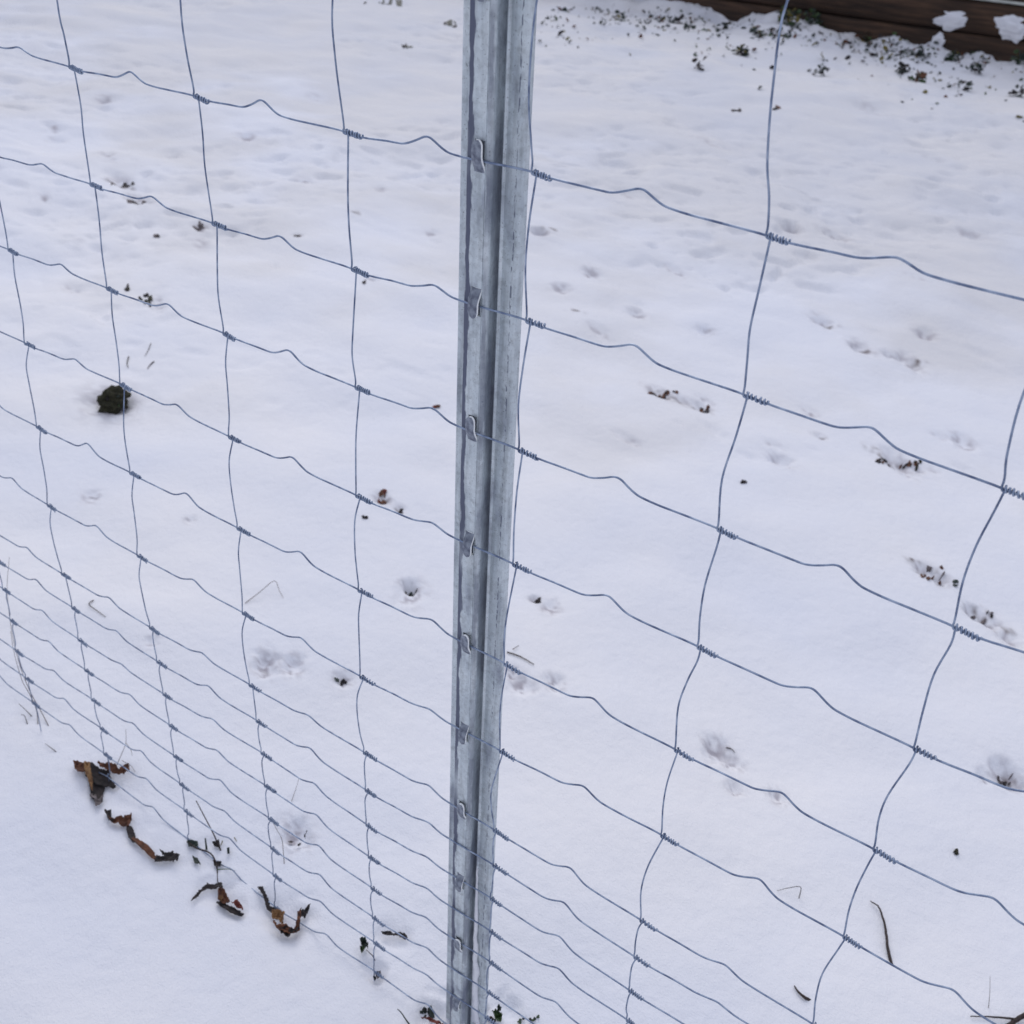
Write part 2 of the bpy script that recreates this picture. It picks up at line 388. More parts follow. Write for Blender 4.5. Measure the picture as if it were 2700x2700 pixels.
for u, v, rp, st, an in [(1745, 1036, 22, 2.4, -.15), (1850, 1078, 20, 1.5, -.3), (1800, 1060, 16, 2, -.4), (2340, 1212, 16, 3, -.3), (2385, 1228, 18, 2, -.4), (2421, 1221, 9, 1, 0), (2460, 1515, 26, 1.8, -.4), (2410, 1478, 14, 1.5, 0),
    (2518, 1541, 7, 1, 0), (2585, 1615, 22, 1.6, -.3), (2650, 1660, 16, 1.6, -.3), (2660, 2045, 18, 1.4, -.3), (2310, 1190, 12, 3, -.3), (2170, 1152, 9, 2, 0), (1010, 1312, 18, 1, 0), (1052, 1342, 10, 1, 0), (1081, 1545, 13, 1.3, 0),
    (320, 484, 18, 3, 0), (360, 528, 14, 3, 0), (528, 592, 12, 1.4, 0), (940, 560, 10, 1.6, 0), (700, 1750, 12, 1.5, 0), (1450, 605, 14, 2, 0), (2180, 852, 14, 2, 0), (2290, 920, 14, 2, -.2), (2420, 950, 14, 2, -.2), (1520, 820, 10, 2, 0)]:
    q = at(u, v, raw=True); SOIL.append((q.x, q.y, rp * (q - Vector(CC)).dot(f_) / (2700 * FL), 1, st, an))
for i, D in enumerate(DENTS):  # print and pit centres that get the painted shade and dirt grey
    if 17 <= i < _n - 80: PRINT_SHADE.append((D[0], D[1], D[2] * 1.15, 1, D[4], D[5]))
    elif i >= _n - 80 and i % 3 == 0: PRINT_SHADE.append((D[0], D[1], D[2] * .8, 1, D[4], D[5]))
for (u, v, rp, dep, st, an) in [(1905, 62, 34, .09, 1.6, 0), (1965, 66, 24, .06, 1.3, 0), (2070, 44, 30, -.055, 1.5, 0), (2190, 88, 18, -.05, 1.3, 0), (2235, 100, 10, -.03, 1, 0),
        (2300, 125, 26, .03, 1.5, 0), (2450, 160, 26, .07, 1.3, 0), (2600, 128, 30, -.06, 1.8, 0), (2640, 120, 14, -.04, 1., 0), (2380, 128, 16, -.03, 1.4, 0), (1790, 22, 40, -.03, 2, 0)]:
    dent(u, v, rp, dep, st, an)
build_ground()

# ------------------------------------------------------------------ the wire fence (plane y = 0, metres)
KNOT={1: {'C': (-0.2975, 1.0435), 'D': (-0.1522, 1.0448), 'E': (-0.0052, 1.0459), 'F': (0.1468, 1.0493), 'G': (0.2996, 1.046)}, 2: {'B': (-0.4352, 0.9499), 'C': (-0.2936, 0.9518), 'D': (-0.1451, 0.9523), 'E': (-0.001, 0.952), 'F': (0.1495, 0.9553), 'G': (0.3031, 0.9528), 'H': (0.4507, 0.9473)}, 3: {'B': (-0.4374, 0.8611), 'C': (-0.2929, 0.861), 'D': (-0.1445, 0.8614), 'E': (-0.0005, 0.8593), 'F': (0.1501, 0.8603), 'G': (0.3022, 0.8595), 'H': (0.4499, 0.856)}, 4: {'B': (-0.4414, 0.7653), 'C': (-0.2947, 0.7676), 'D': (-0.1501, 0.7638), 'E': (-0.003, 0.7626), 'F': (0.1515, 0.7648), 'G': (0.3034, 0.7654), 'H': (0.4511, 0.7625)}, 5: {'B': (-0.4504, 0.6687), 'C': (-0.3009, 0.6702), 'D': (-0.1509, 0.669), 'E': (-0.0034, 0.6683), 'F': (0.1491, 0.6687), 'G': (0.3005, 0.669), 'H': (0.4478, 0.6696)}, 6: {'B': (-0.4601, 0.5687), 'C': (-0.3102, 0.5682), 'D': (-0.1552, 0.5696), 'E': (-0.0042, 0.5717), 'F': (0.1504, 0.5753), 'G': (0.3019, 0.5803), 'H': (0.4474, 0.5793)}, 7: {'B': (-0.4601, 0.4762), 'C': (-0.3084, 0.4749), 'D': (-0.1558, 0.4782), 'E': (-0.0024, 0.4793), 'F': (0.1491, 0.4794), 'G': (0.2974, 0.4765), 'H': (0.4464, 0.4753)}, 8: {'A': (-0.5991, 0.4325), 'B': (-0.453, 0.4317), 'C': (-0.3053, 0.4293), 'D': (-0.1506, 0.4328), 'E': (-0.0014, 0.43), 'F': (0.1511, 0.4348), 'G': (0.2978, 0.4292)}, 9: {'A': (-0.6016, 0.3886), 'B': (-0.4536, 0.3844), 'C': (-0.3032, 0.3833), 'D': (-0.1477, 0.3889), 'E': (-0.0017, 0.3817), 'F': (0.1505, 0.3889), 'G': (0.2985, 0.3838)}, 10: {'A': (-0.6018, 0.34), 'B': (-0.4525, 0.3379), 'C': (-0.3007, 0.3379), 'D': (-0.1471, 0.3412), 'E': (0.0003, 0.3362), 'F': (0.1519, 0.3433), 'G': (0.3012, 0.3439)}, 11: {'A': (-0.6072, 0.2874), 'B': (-0.4512, 0.2918), 'C': (-0.3013, 0.2893), 'D': (-0.1459, 0.2917), 'E': (0.0029, 0.2906), 'F': (0.1542, 0.2985)}, 12: {'A': (-0.5982, 0.2453), 'B': (-0.4444, 0.2481), 'C': (-0.2977, 0.2461), 'D': (-0.1467, 0.2436), 'E': (0.0039, 0.2444), 'F': (0.1534, 0.2512)}, 13: {'A': (-0.5964, 0.2041), 'B': (-0.4481, 0.202), 'C': (-0.297, 0.2018), 'D': (-0.1472, 0.1979), 'E': (0.0048, 0.2032), 'F': (0.1533, 0.2089)}, 14: {'C': (-0.2989, 0.1492), 'D': (-0.1504, 0.1398), 'E': (0.0038, 0.1528)}}
CREST={1: {'B': (-0.3633, 1.0475), 'C': (-0.2223, 1.0507), 'D': (-0.0818, 1.053), 'E': (0.0665, 1.0551), 'F': (0.2216, 1.0544), 'G': (0.37, 1.0506)}, 2: {'B': (-0.3586, 0.9557), 'C': (-0.2153, 0.9578), 'D': (-0.0721, 0.9587), 'E': (0.0733, 0.9589), 'F': (0.2291, 0.9614), 'G': (0.3787, 0.9571)}, 3: {'B': (-0.357, 0.8665), 'C': (-0.2119, 0.8679), 'D': (-0.0702, 0.8682), 'E': (0.0739, 0.8662), 'F': (0.2286, 0.8678), 'G': (0.3804, 0.8658)}, 4: {'B': (-0.3608, 0.772), 'C': (-0.2162, 0.772), 'D': (-0.0737, 0.771), 'E': (0.0751, 0.7685), 'F': (0.2322, 0.7734), 'G': (0.3836, 0.7722)}, 5: {'B': (-0.3649, 0.6794), 'C': (-0.2186, 0.6786), 'D': (-0.0712, 0.6771), 'E': (0.0762, 0.6751), 'F': (0.2303, 0.6774), 'G': (0.3816, 0.6776), 'H': (0.5226, 0.6781)}, 6: {'A': (-0.5227, 0.5783), 'B': (-0.3753, 0.5766), 'C': (-0.2244, 0.5764), 'D': (-0.077, 0.578), 'E': (0.0755, 0.5755), 'F': (0.2312, 0.5859), 'G': (0.3817, 0.5904), 'H': (0.5224, 0.585)}, 7: {'A': (-0.5241, 0.484), 'B': (-0.3754, 0.4822), 'C': (-0.2252, 0.4825), 'D': (-0.0741, 0.4838), 'E': (0.0759, 0.4856), 'F': (0.2282, 0.4874)}, 8: {'A': (-0.5192, 0.4402), 'B': (-0.3726, 0.4372), 'C': (-0.2218, 0.4393), 'D': (-0.0746, 0.4396), 'E': (0.0756, 0.4376), 'F': (0.2263, 0.4417), 'G': (0.3739, 0.4345)}, 9: {'A': (-0.5207, 0.3936), 'B': (-0.3747, 0.3872), 'C': (-0.2215, 0.3924), 'D': (-0.0714, 0.3924), 'E': (0.0747, 0.3854), 'F': (0.2259, 0.3952)}, 10: {'A': (-0.5211, 0.3457), 'B': (-0.3687, 0.345), 'C': (-0.2206, 0.3466), 'D': (-0.0716, 0.347), 'E': (0.0759, 0.3447), 'F': (0.2289, 0.352)}, 11: {'A': (-0.5251, 0.2968), 'B': (-0.3721, 0.2975), 'C': (-0.2216, 0.3002), 'D': (-0.0704, 0.3023), 'E': (0.0754, 0.3004)}, 12: {'A': (-0.5147, 0.2559), 'B': (-0.3657, 0.2564), 'C': (-0.221, 0.2509), 'D': (-0.0719, 0.2536), 'E': (0.0772, 0.254)}, 13: {'A': (-0.5158, 0.2104), 'B': (-0.3649, 0.2101), 'C': (-0.2181, 0.2074), 'D': (-0.0731, 0.2082), 'E': (0.0763, 0.2028)}, 14: {'B': (-0.3614, 0.167), 'D': (-0.0676, 0.1625), 'E': (0.0797, 0.1648)}}
STAY={'B': {2: [(-0.4374, 0.9033)], 3: [(-0.4371, 0.8071)], 4: [(-0.4497, 0.7179)], 5: [(-0.4549, 0.6164)], 6: [(-0.4652, 0.5188)], 7: [(-0.454, 0.4528)], 8: [(-0.4528, 0.4072)], 9: [(-0.4522, 0.3595)], 10: [(-0.4506, 0.3113)], 11: [(-0.4492, 0.2645)], 12: [(-0.4481, 0.2204)], 13: [(-0.4424, 0.1931)]}, 'A': {8: [(-0.6022, 0.4045)], 9: [(-0.5996, 0.3676)], 10: [(-0.6034, 0.315)], 11: [(-0.6047, 0.2614)], 12: [(-0.5967, 0.2287)], 13: [(-0.5911, 0.1867)]}, 'C': {0: [(-0.3017, 1.0913), (-0.2997, 1.0663)], 1: [(-0.2918, 1.0146), (-0.294, 0.9921)], 2: [(-0.2903, 0.9214), (-0.2933, 0.8929)], 3: [(-0.2924, 0.8106)], 4: [(-0.2999, 0.7253), (-0.3023, 0.7016)], 5: [(-0.3057, 0.6217)], 6: [(-0.3145, 0.5279)], 7: [(-0.307, 0.4483)], 8: [(-0.305, 0.4067)], 9: [(-0.3023, 0.358)], 10: [(-0.302, 0.3091)], 11: [(-0.3004, 0.2619)], 12: [(-0.2955, 0.2209)], 13: [(-0.2953, 0.1721)]}, 'D': {0: [(-0.1576, 1.108), (-0.1569, 1.0757)], 1: [(-0.1476, 1.0184), (-0.1486, 0.9936)], 2: [(-0.1462, 0.9097), (-0.1474, 0.8902)], 3: [(-0.1468, 0.8135)], 4: [(-0.1549, 0.7152)], 5: [(-0.1541, 0.6211)], 6: [(-0.1605, 0.522)], 7: [(-0.1514, 0.4546)], 8: [(-0.1502, 0.4089)], 9: [(-0.1492, 0.3609)], 10: [(-0.1481, 0.3108)], 11: [(-0.1491, 0.2626)], 12: [(-0.1477, 0.217)], 13: [(-0.1481, 0.1651)]}, 'E': {0: [(-0.0121, 1.1248), (-0.0114, 1.0905)], 1: [(-0.0036, 1.0041), (-0.0033, 0.9808)], 2: [(-0.0027, 0.9003), (-0.0037, 0.8827)], 3: [(-0.0018, 0.8193), (-0.0031, 0.7904)], 4: [(-0.0067, 0.7077)], 5: [(-0.0049, 0.6188)], 6: [(-0.0099, 0.5244)], 7: [(-0.0026, 0.4518)], 8: [(-0.0031, 0.4057)], 9: [(-0.0016, 0.3549)], 10: [(0.0002, 0.3099)], 11: [(0.0011, 0.2635)], 12: [(0.0039, 0.2196)], 13: [(0.0036, 0.1713)]}, 'F': {0: [(0.1427, 1.1428), (0.1408, 1.0958), (0.1445, 1.0666)], 1: [(0.1466, 1.0172), (0.146, 0.9889)], 2: [(0.1492, 0.9254), (0.1471, 0.8935)], 3: [(0.1504, 0.8265), (0.15, 0.7934)], 4: [(0.1488, 0.7174), (0.1474, 0.6909)], 5: [(0.1483, 0.633), (0.148, 0.608)], 6: [(0.1443, 0.5265), (0.1451, 0.5033)], 7: [(0.1493, 0.4568)], 8: [(0.1514, 0.4111)], 9: [(0.1518, 0.3644)], 10: [(0.1522, 0.3177)], 11: [(0.1518, 0.2709)], 12: [(0.1531, 0.2264)]}, 'G': {0: [(0.2887, 1.1597), (0.2887, 1.1207), (0.2925, 1.0847), (0.297, 1.0663)], 1: [(0.3007, 1.0156), (0.2997, 0.9924), (0.3012, 0.9754)], 2: [(0.303, 0.9247), (0.2992, 0.894)], 3: [(0.3037, 0.8451), (0.3006, 0.8147), (0.3011, 0.789)], 4: [(0.3048, 0.7524), (0.3004, 0.7327), (0.2972, 0.707)], 5: [(0.2992, 0.6352), (0.2992, 0.6093)], 6: [(0.2958, 0.5397), (0.2936, 0.5086)], 7: [(0.2965, 0.4486)], 8: [(0.2971, 0.4067)], 9: [(0.2988, 0.3584)]}, 'H': {1: [(0.4462, 1.0009), (0.4478, 0.968)], 2: [(0.4509, 0.932), (0.448, 0.9093), (0.4474, 0.8856)], 3: [(0.4519, 0.843), (0.4486, 0.8188), (0.4493, 0.7914)], 4: [(0.4516, 0.7483), (0.4457, 0.7174), (0.445, 0.696)], 5: [(0.4478, 0.6541), (0.4456, 0.6293), (0.4454, 0.6053)], 6: [(0.4469, 0.5641), (0.442, 0.5315), (0.443, 0.5028)]}}

COLX = {c: round((i - 4) * .15, 4) for i, c in enumerate('ABCDEFGH')}
COLX.update({'Y': -.90, 'Z': -.75, 'I': .60, 'J': .75, 'K': .90})
ORDER = ['Y', 'Z'] + list('ABCDEFGHIJK')
WZ = {0: 1.192, 1: 1.046, 2: .952, 3: .860, 4: .765, 5: .669, 6: .574, 7: .478, 8: .432, 9: .385, 10: .340, 11: .291, 12: .246, 13: .203, 14: .148}
GAUGE = {w: (.0011 if w == 0 else .00074) for w in WZ}
rf = random.Random(11)
kz = {}
for w in WZ:
    for c in ORDER:
        if w in KNOT and c in KNOT[w] and not (w == 2 and c == 'B'): kz[w, c] = KNOT[w][c]
        else: kz[w, c] = (COLX[c] + rf.uniform(-.003, .003), WZ[w] + rf.uniform(-.0015, .0015))
kz[2, 'B'] = (-.4375, .9505)
for c, zz in zip('BAZY', (.158, .126, .124, .124)): kz[14, c] = (COLX[c], zz)
KL = .0147        # length of a knot along the line wire
fence = empty('wire_fence', (0, 0, 0))
tag(fence, 'galvanised knotted wire mesh fence running diagonally across the snow', 'fence')
TEMPL = [(.085 / .5, -.0006), (.25, -.0004), (.36, .0004), (.43, .0026), (.475, .0054)]
for w in WZ:
    pts = [(-1.6, 0, WZ[w])]
    for i, c in enumerate(ORDER):
        a = kz[w, c]; pts.append((a[0] - .004, 0, a[1])); pts.append((a[0] + KL, 0, a[1] - .0012))
        if i == len(ORDER) - 1: break
        b = kz[w, ORDER[i + 1]]; L = b[0] - a[0]
        cr = CREST.get(w, {}).get(c)
        if cr is None: ct = .515 + rf.uniform(-.015, .015); ch = .007 + rf.uniform(-.001, .001)
        else: ct = (cr[0] - a[0]) / L; ch = cr[1] - (a[1] + (b[1] - a[1]) * ct)
        if w == 0: ch = .0065
        ch = max(.004, min(ch, .0095))
        for t, k in ((.24, -.06), (ct - .18, -.03), (ct - .135, .03), (ct - .10, .22), (ct - .06, .56), (ct - .022, .92), (ct + .002, 1.), (ct + .025, .86), (ct + .055, .53), (ct + .085, .24), (ct + .12, .05), (ct + .2, -.04), (ct + .3, -.03)):
            if .13 < t < .94:
                zj = rf.uniform(-.00008, .00008)
                pts.append((a[0] + L * t, 0, a[1] + (b[1] - a[1]) * t + ch * k + zj))
    pts.append((1.6, 0, WZ[w]))
    V, F = tube(crom(pts, 3), GAUGE[w], 8)
    o = obj('line_wire', V, F, M_WIRE, fence)
    if w == 0: o['label'] = 'thicker top wire'
# hinge knots: the upper stay and the lower stay both wound round the line wire
def knot_mesh(seed):
    q = random.Random(seed); mb = MB(); R1 = .00136; turns = 6.0 + q.uniform(-1.5, 1.0)
    ph = q.uniform(-.4, .4); P = []
    n = 84
    for i in range(n + 1):
        t = i / n; a = math.pi * .5 + ph - t * turns * 2 * math.pi
        x = .0018 + t * (KL - .0022) + .0003 * math.sin(9 * t + seed)
        rr_ = R1 * (1 + .14 * math.sin((3 + seed % 4) * t * math.pi + seed))
        P.append((x, -math.cos(a) * rr_, math.sin(a) * rr_ - .0004 * t))
    P.append((P[-1][0] + .0005, P[-1][1] - .0004, P[-1][2] + q.choice((-1, 1, -.3)) * .0013))
    V, F = tube(P, .00066, 6); mb.add(V, F)
    m = bpy.data.meshes.new('knot'); m.from_pydata(mb.v, [], mb.f); m.materials.append(M_WIRE)
    m.polygons.foreach_set('use_smooth', [True] * len(m.polygons)); return m
KM = [knot_mesh(s) for s in range(12)]
for w in WZ:
    if w == 14: cs = 'CDEFGH'
    else: cs = ORDER
    for c in cs:
        o = obj('knot', None, None, None, fence, data=rf.choice(KM))
        s = rf.uniform(.90, 1.12); o.location = (kz[w, c][0], 0, kz[w, c][1]); o.scale = (s, 1.05, 1.05)
        o.rotation_euler = (rf.uniform(-.6, .6), rf.uniform(.0, .14), 0)
for c in ORDER:
    for w in range(0, 14):
        a = kz[w, c]; b = kz[w + 1, c]
        mids = STAY.get(c, {}).get(w)
        dx = .0016
        if w == 0: st = [(a[0] + dx, a[1])]
        else: st = [(a[0] + dx, a[1])]
        H = a[1] - b[1]
        if mids is None:
            mids = [(a[0] + dx - .05 * H - .001, a[1] - .35 * H), (min(a[0], b[0]) - .05 * H, a[1] - .7 * H)]
        if len(mids) == 1:      # belly of the stay: steep leaving the knot, upright on arrival
            mx, mz = mids[0]
            q1 = (mx * .84 + (a[0] + dx) * .16, a[1] - .27 * H); q2 = (mx * .62 + b[0] * .38, b[1] + .22 * H)
            mids = [q1, (mx, mz), q2]
        mids = [m for m in mids if a[1] - .003 > m[1] > b[1] + .004]
        y0 = -.0018
        pts = [(a[0] + dx + .0002, .0008, a[1] + .0014), (a[0] + dx, .0021, a[1] + .0002), (a[0] + dx - .0001, .0024, a[1] - .0035)]
        pts += [(m[0], .0004, m[1]) for m in mids]
        pts += [(b[0] - .0002, 0, b[1] + .006), (b[0] + .0001, -.0008, b[1] + .0010), (b[0] + .0010, -.0014, b[1] - .0008), (b[0] + .0030, -.0008, b[1] - .0015)]
        if w == 13: pts = pts[:-3] + [(b[0], 0, b[1]), (b[0], 0, b[1] - .03)]
        V, F = tube(crom(pts, 5), .00066, 6)
        obj('stay_wire', V, F, M_WIRE, fence)
    if True:
        a = kz[0, c]; V, F = tube(crom([(a[0] + .001, -.0015, a[1]), (a[0], 0, a[1] + .01), (a[0] - .004, 0, a[1] + .05), (a[0] + .002, 0, a[1] + .1)], 4), .00066, 6)
        obj('stay_wire', V, F, M_WIRE, fence)

# ------------------------------------------------------------------ the steel post
LEAN = -.0126
def px0(z): return .1073 + (z - .96) * LEAN
YF = .0009                         # front of the web
ZT, ZB = 1.32, .05
TH = .0016
def sheet(path, z0, z1, th=TH, nseg=1):
    """a bent strip of sheet steel: path of (x, y) seen from above, swept up the post"""
    P = [Vector((p[0], p[1])) for p in path]; n = len(P); off = []
    for i in range(n):
        t = (P[min(i + 1, n - 1)] - P[max(i - 1, 0)]).normalized(); off.append(P[i] + Vector((-t.y, t.x)) * th)
    ring = P + off[::-1]; m = len(ring); V = []; F = []
    for z in (z0, z1):
        for p in ring: V.append((px0(z) + p.x, YF + p.y, z))
    for k in range(m):
        k2 = (k + 1) % m; F.append((k, k2, m + k2, m + k))
    F.append(tuple(range(m - 1, -1, -1))); F.append(tuple(range(m, 2 * m)))
    return V, F
post = empty('fence_post', (px0(.15), YF, .15))
tag(post, 'tall galvanised steel channel post with hooks holding the wires', 'post')
def arc(cx, cy, r, a0, a1, n=5):
    return [(cx + r * math.cos(math.radians(a0 + (a1 - a0) * i / n)), cy + r * math.sin(math.radians(a0 + (a1 - a0) * i / n))) for i in range(n + 1)]
HW = .0033
HWR = .0049
right = [(HWR, 0), (.0050, 0), (.0052, .0005), (.0055, 0), (.0062, .0001), (.0072, .0005), (.0080, .0014), (.0084, .0028), (.0082, .0048), (.0074, .0078), (.0068, .0108), (.0067, .0134), (.0073, .0148), (.0081, .0143), (.0086, .0131), (.0091, .0123), (.0098, .0121), (.0106, .0127), (.0113, .0134), (.0125, .0134), (.0185, .0131), (.0224, .0130)] + arc(.0229, .0150, .0020, 270, 350, 4) + [(.0250, .0190)]
mb = MB()
V, F = sheet(right, ZB, ZT); mb.add(V, F)
left = ([(-HW, 0), (-.0052, 0), (-.0060, .0004), (-.0097, .0010), (-.0103, .0016), (-.0101, .0030), (-.0086, .0060)] + [(-x, y) for x, y in right[9:]])[::-1]
V, F = sheet(left, ZB, ZT); mb.add(V, F)
CLZ = [1.1473, 1.0518, .9554, .8633, .7640, .6696, .5719, .4804, .3837, .2930, .1990]
HH = .0108
edges = [ZT]
for k, z in enumerate(CLZ): edges += [z + HH - (.0022 if k % 2 else 0), z - HH + (0 if k % 2 else .0022)]
edges.append(ZB)
def boxv(x0, x1, y0, y1, z0, z1):
    V = [(px0(z) + x, YF + y, z) for z in (z0, z1) for (x, y) in ((x0, y0), (x1, y0), (x1, y1), (x0, y1))]
    F = [(0, 3, 2, 1), (4, 5, 6, 7), (0, 1, 5, 4), (1, 2, 6, 5), (2, 3, 7, 6), (3, 0, 4, 7)]; return V, F
for i in range(0, len(edges), 2):
    V, F = boxv(-HW, HWR, 0, TH, edges[i + 1], edges[i]); mb.add(V, F)
V, F = boxv(-.0055, .0055, .0190, .0202, ZB, ZT); mb.add(V, F)      # back of the channel, seen only through the punched slots
o = obj('post_profile', mb.v, mb.f, M_ZINC, post, smooth=False)
# punched tongues: every other one is cut from below, every other from above
def tongue(kind):
    w2 = .0038; H = 2 * HH - .0008; n = 18; ys = []; V = []; F = []
    for i in range(n + 1):
        t = i / n
        # t = 0 at the root in the web, t = 1 at the free end
        y = -.0047 * float(sstep(t, -.05, .55)) ** .9 + .0006 * max(0, t - .8) * 5
        z = -HH + H * t * .97 
        ww = w2 if t < .76 else w2 * math.sqrt(max(.04, 1 - ((t - .76) / .25) ** 2))
        ys.append((y, z, ww))
    th = .0017
    for (y, z, ww) in ys:
        V += [(-ww, y, z), (-ww * .4, y - .0004, z), (ww * .4, y - .0004, z), (ww, y, z), (ww, y + th, z), (-ww, y + th, z)]
    for i in range(n):
        for k in range(6):
            k2 = (k + 1) % 6; F.append((i * 6 + k, i * 6 + k2, (i + 1) * 6 + k2, (i + 1) * 6 + k))
    F.append((5, 4, 3, 2, 1, 0)); F.append(tuple(n * 6 + k for k in range(6)))
    if kind: V = [(-x, y, -z) for x, y, z in V]
    m = bpy.data.meshes.new('hook'); m.from_pydata(V, [], F); m.materials.append(M_HOOK); m.materials.append(M_EDGE)
    for p in m.polygons:
        p.use_smooth = False
        if abs(p.normal.x) > .6 or p.normal.z > .75: p.material_index = 1  # side and upward faces take the painted glint
    return m
TM = [tongue(0), tongue(1)]
for i, z in enumerate(CLZ):
    o = obj('hook', None, None, None, post, data=TM[0 if i % 2 == 1 else 1])
    o.location = (px0(z) + .0012, YF, z)
    o['label'] = 'hook punched out of the post, open at the %s' % ('top' if i % 2 == 1 else 'bottom')

# ------------------------------------------------------------------ timber wall at the back
wall = empty('timber_wall', (-1.5, 7.2, .15))
tag(wall, 'dark brown wall of stacked timber beams at the back of the snow', 'wall')
def beam(x0, x1, z0, z1, seed):
    q = random.Random(seed); n = int((x1 - x0) / .05); V = []; F = []; rad = .022
    prof = [(0, rad), (rad * .3, rad * .3), (rad, 0)]
    ring0 = [(y, z) for z, y in ((0, rad), (.007, .007), (rad, 0))]
    for i in range(n + 1):
        x = x0 + (x1 - x0) * i / n
        j = .006 * float(vn(x * 3, seed, 3)); k = .006 * float(vn(x * 4, seed, 4))
        ya = 7.16 + j; yb = 7.42; a = z0; b = z1 + k
        V += [(x, ya + rad, a), (x, ya + .006, a + .008), (x, ya, a + rad), (x, ya - .004 + .01 * float(vn(x * 2, seed, 9)), (a + b) / 2), (x, ya, b - rad), (x, ya + .006, b - .008), (x, ya + rad, b), (x, yb, b), (x, yb, a)]
    for i in range(n):
        for k in range(9):
            k2 = (k + 1) % 9; F.append((i * 9 + k, (i + 1) * 9 + k, (i + 1) * 9 + k2, i * 9 + k2))
    F.append(tuple(range(9))); F.append(tuple(n * 9 + k for k in range(8, -1, -1)))
    obj('timber_beam', V, F, M_WOOD, wall)
zs = [-.05, .2555, .4455, .70, .96]
for j in range(4):
    xs = [-11 + (0 if j % 2 else -1.3)]
    while xs[-1] < 9: xs.append(xs[-1] + 2.6)
    if j == 0: xs = [-12.3, -9.7, -7.1, -4.5, .7, 3.3, 5.9, 8.5]
    for a, b in zip(xs[:-1], xs[1:]): beam(a + .003, b - .003, zs[j] + (.022 if j == 2 else .003), zs[j + 1] - .003, j * 31 + int(a * 7))

for x0 in (-11.5,):
    V, F = tube([(x0 + i * .5, 7.165, .4560 + .0015 * math.sin(i * 1.3)) for i in range(42)], .0085, 8)
    tag(obj('cable', V, F, None), 'thin pale cable running along the timber wall at the top right', 'cable'); bpy.data.objects['cable'].data.materials.append(M_PALE)
def lump(name, p, rx, ry, rz, mt, seed, parent=None, nse=.3, fr=3.):
    """an uneven rounded lump"""
    bm = bmesh.new(); bmesh.ops.create_icosphere(bm, subdivisions=5, radius=1)
    for v in bm.verts:
        n = v.co.normalized(); q = v.co * fr
        k = 1 + nse * (float(vn(q.x + seed, q.y + q.z * 1.7, seed)) * 1.4 + .6 * float(vn(q.x * 2.6 + seed, q.z * 2.6 - q.y * 2.1, seed + 1)) + .3 * float(vn(q.x * 6 + q.y * 4, q.z * 6, seed + 2)) + .16 * float(vn(q.x * 14 + q.y * 9, q.z * 14 - q.y * 5, seed + 4)))
        v.co = Vector((n.x * rx, n.y * ry, n.z * rz)) * k
    V = [v.co.copy() for v in bm.verts]; F = [tuple(v.index for v in f.verts) for f in bm.faces]; bm.free()
    o = obj(name, V, F, mt, parent); o.location = p; return o
def on_wall(u, v, y=7.16):
    d = r_ * ((u - 1350) / (2700 * FL)) + d_ * ((v - 1350) / (2700 * FL)) + f_
    t = (y - CC[1]) / d.y; return Vector(CC) + d * t
for i, (u, v, rx, rz, lab) in enumerate([
    (2512, 52, .105, .062, 'square patch of snow stuck to the dark timber wall'),
    (2668, 72, .125, .085, 'large patch of snow stuck to the timber wall at the far right'),
    (2474, 106, .046, .048, 'small round ball of snow on the lower timber beam')]):
    p = on_wall(u, v); o = lump('stuck_snow', p, rx * .88, .011, rz * .85, M_SNOW, 51 + i, nse=.42, fr=1.6); tag(o, lab, 'snow patch')
    o.rotation_euler = (0, (-.25, .15, 0)[i], 0)
# snow clinging to the side flange of the post, low down
def post_snow():
    V = []; F = []; n = 60; K = 9
    for i in range(n + 1):
        t = i / n; z = .16 + t * .25
        e = math.sin(math.pi * min(1, t * 1.02)) ** .5
        x0 = .0095; x1 = .0095 + (.0130 - .0100 * t) * (.75 + .5 * float(vn(z * 60, 3, 5))) * (1 if t < .9 else (1 - t) / .1)
        for k in range(K + 1):
            s = k / K; x = x0 + (x1 - x0) * s
            yy = .0125 - .0045 * math.sin(math.pi * s) ** .7 * e * (1 - .4 * t) - .0012 * float(vn(x * 500, z * 260, 6)) 
            V.append((px0(z) + x, YF + yy, z))
    for i in range(n):
        for k in range(K): a = i * (K + 1) + k; F.append((a, a + 1, a + K + 2, a + K + 1))
    o = obj('clinging_snow', V, F, M_SNOW)
    so_ = o.modifiers.new('s', 'SOLIDIFY'); so_.thickness = .002; so_.offset = -1
    tag(o, 'thin crust of snow clinging low on the side of the steel post', 'snow patch')
post_snow()

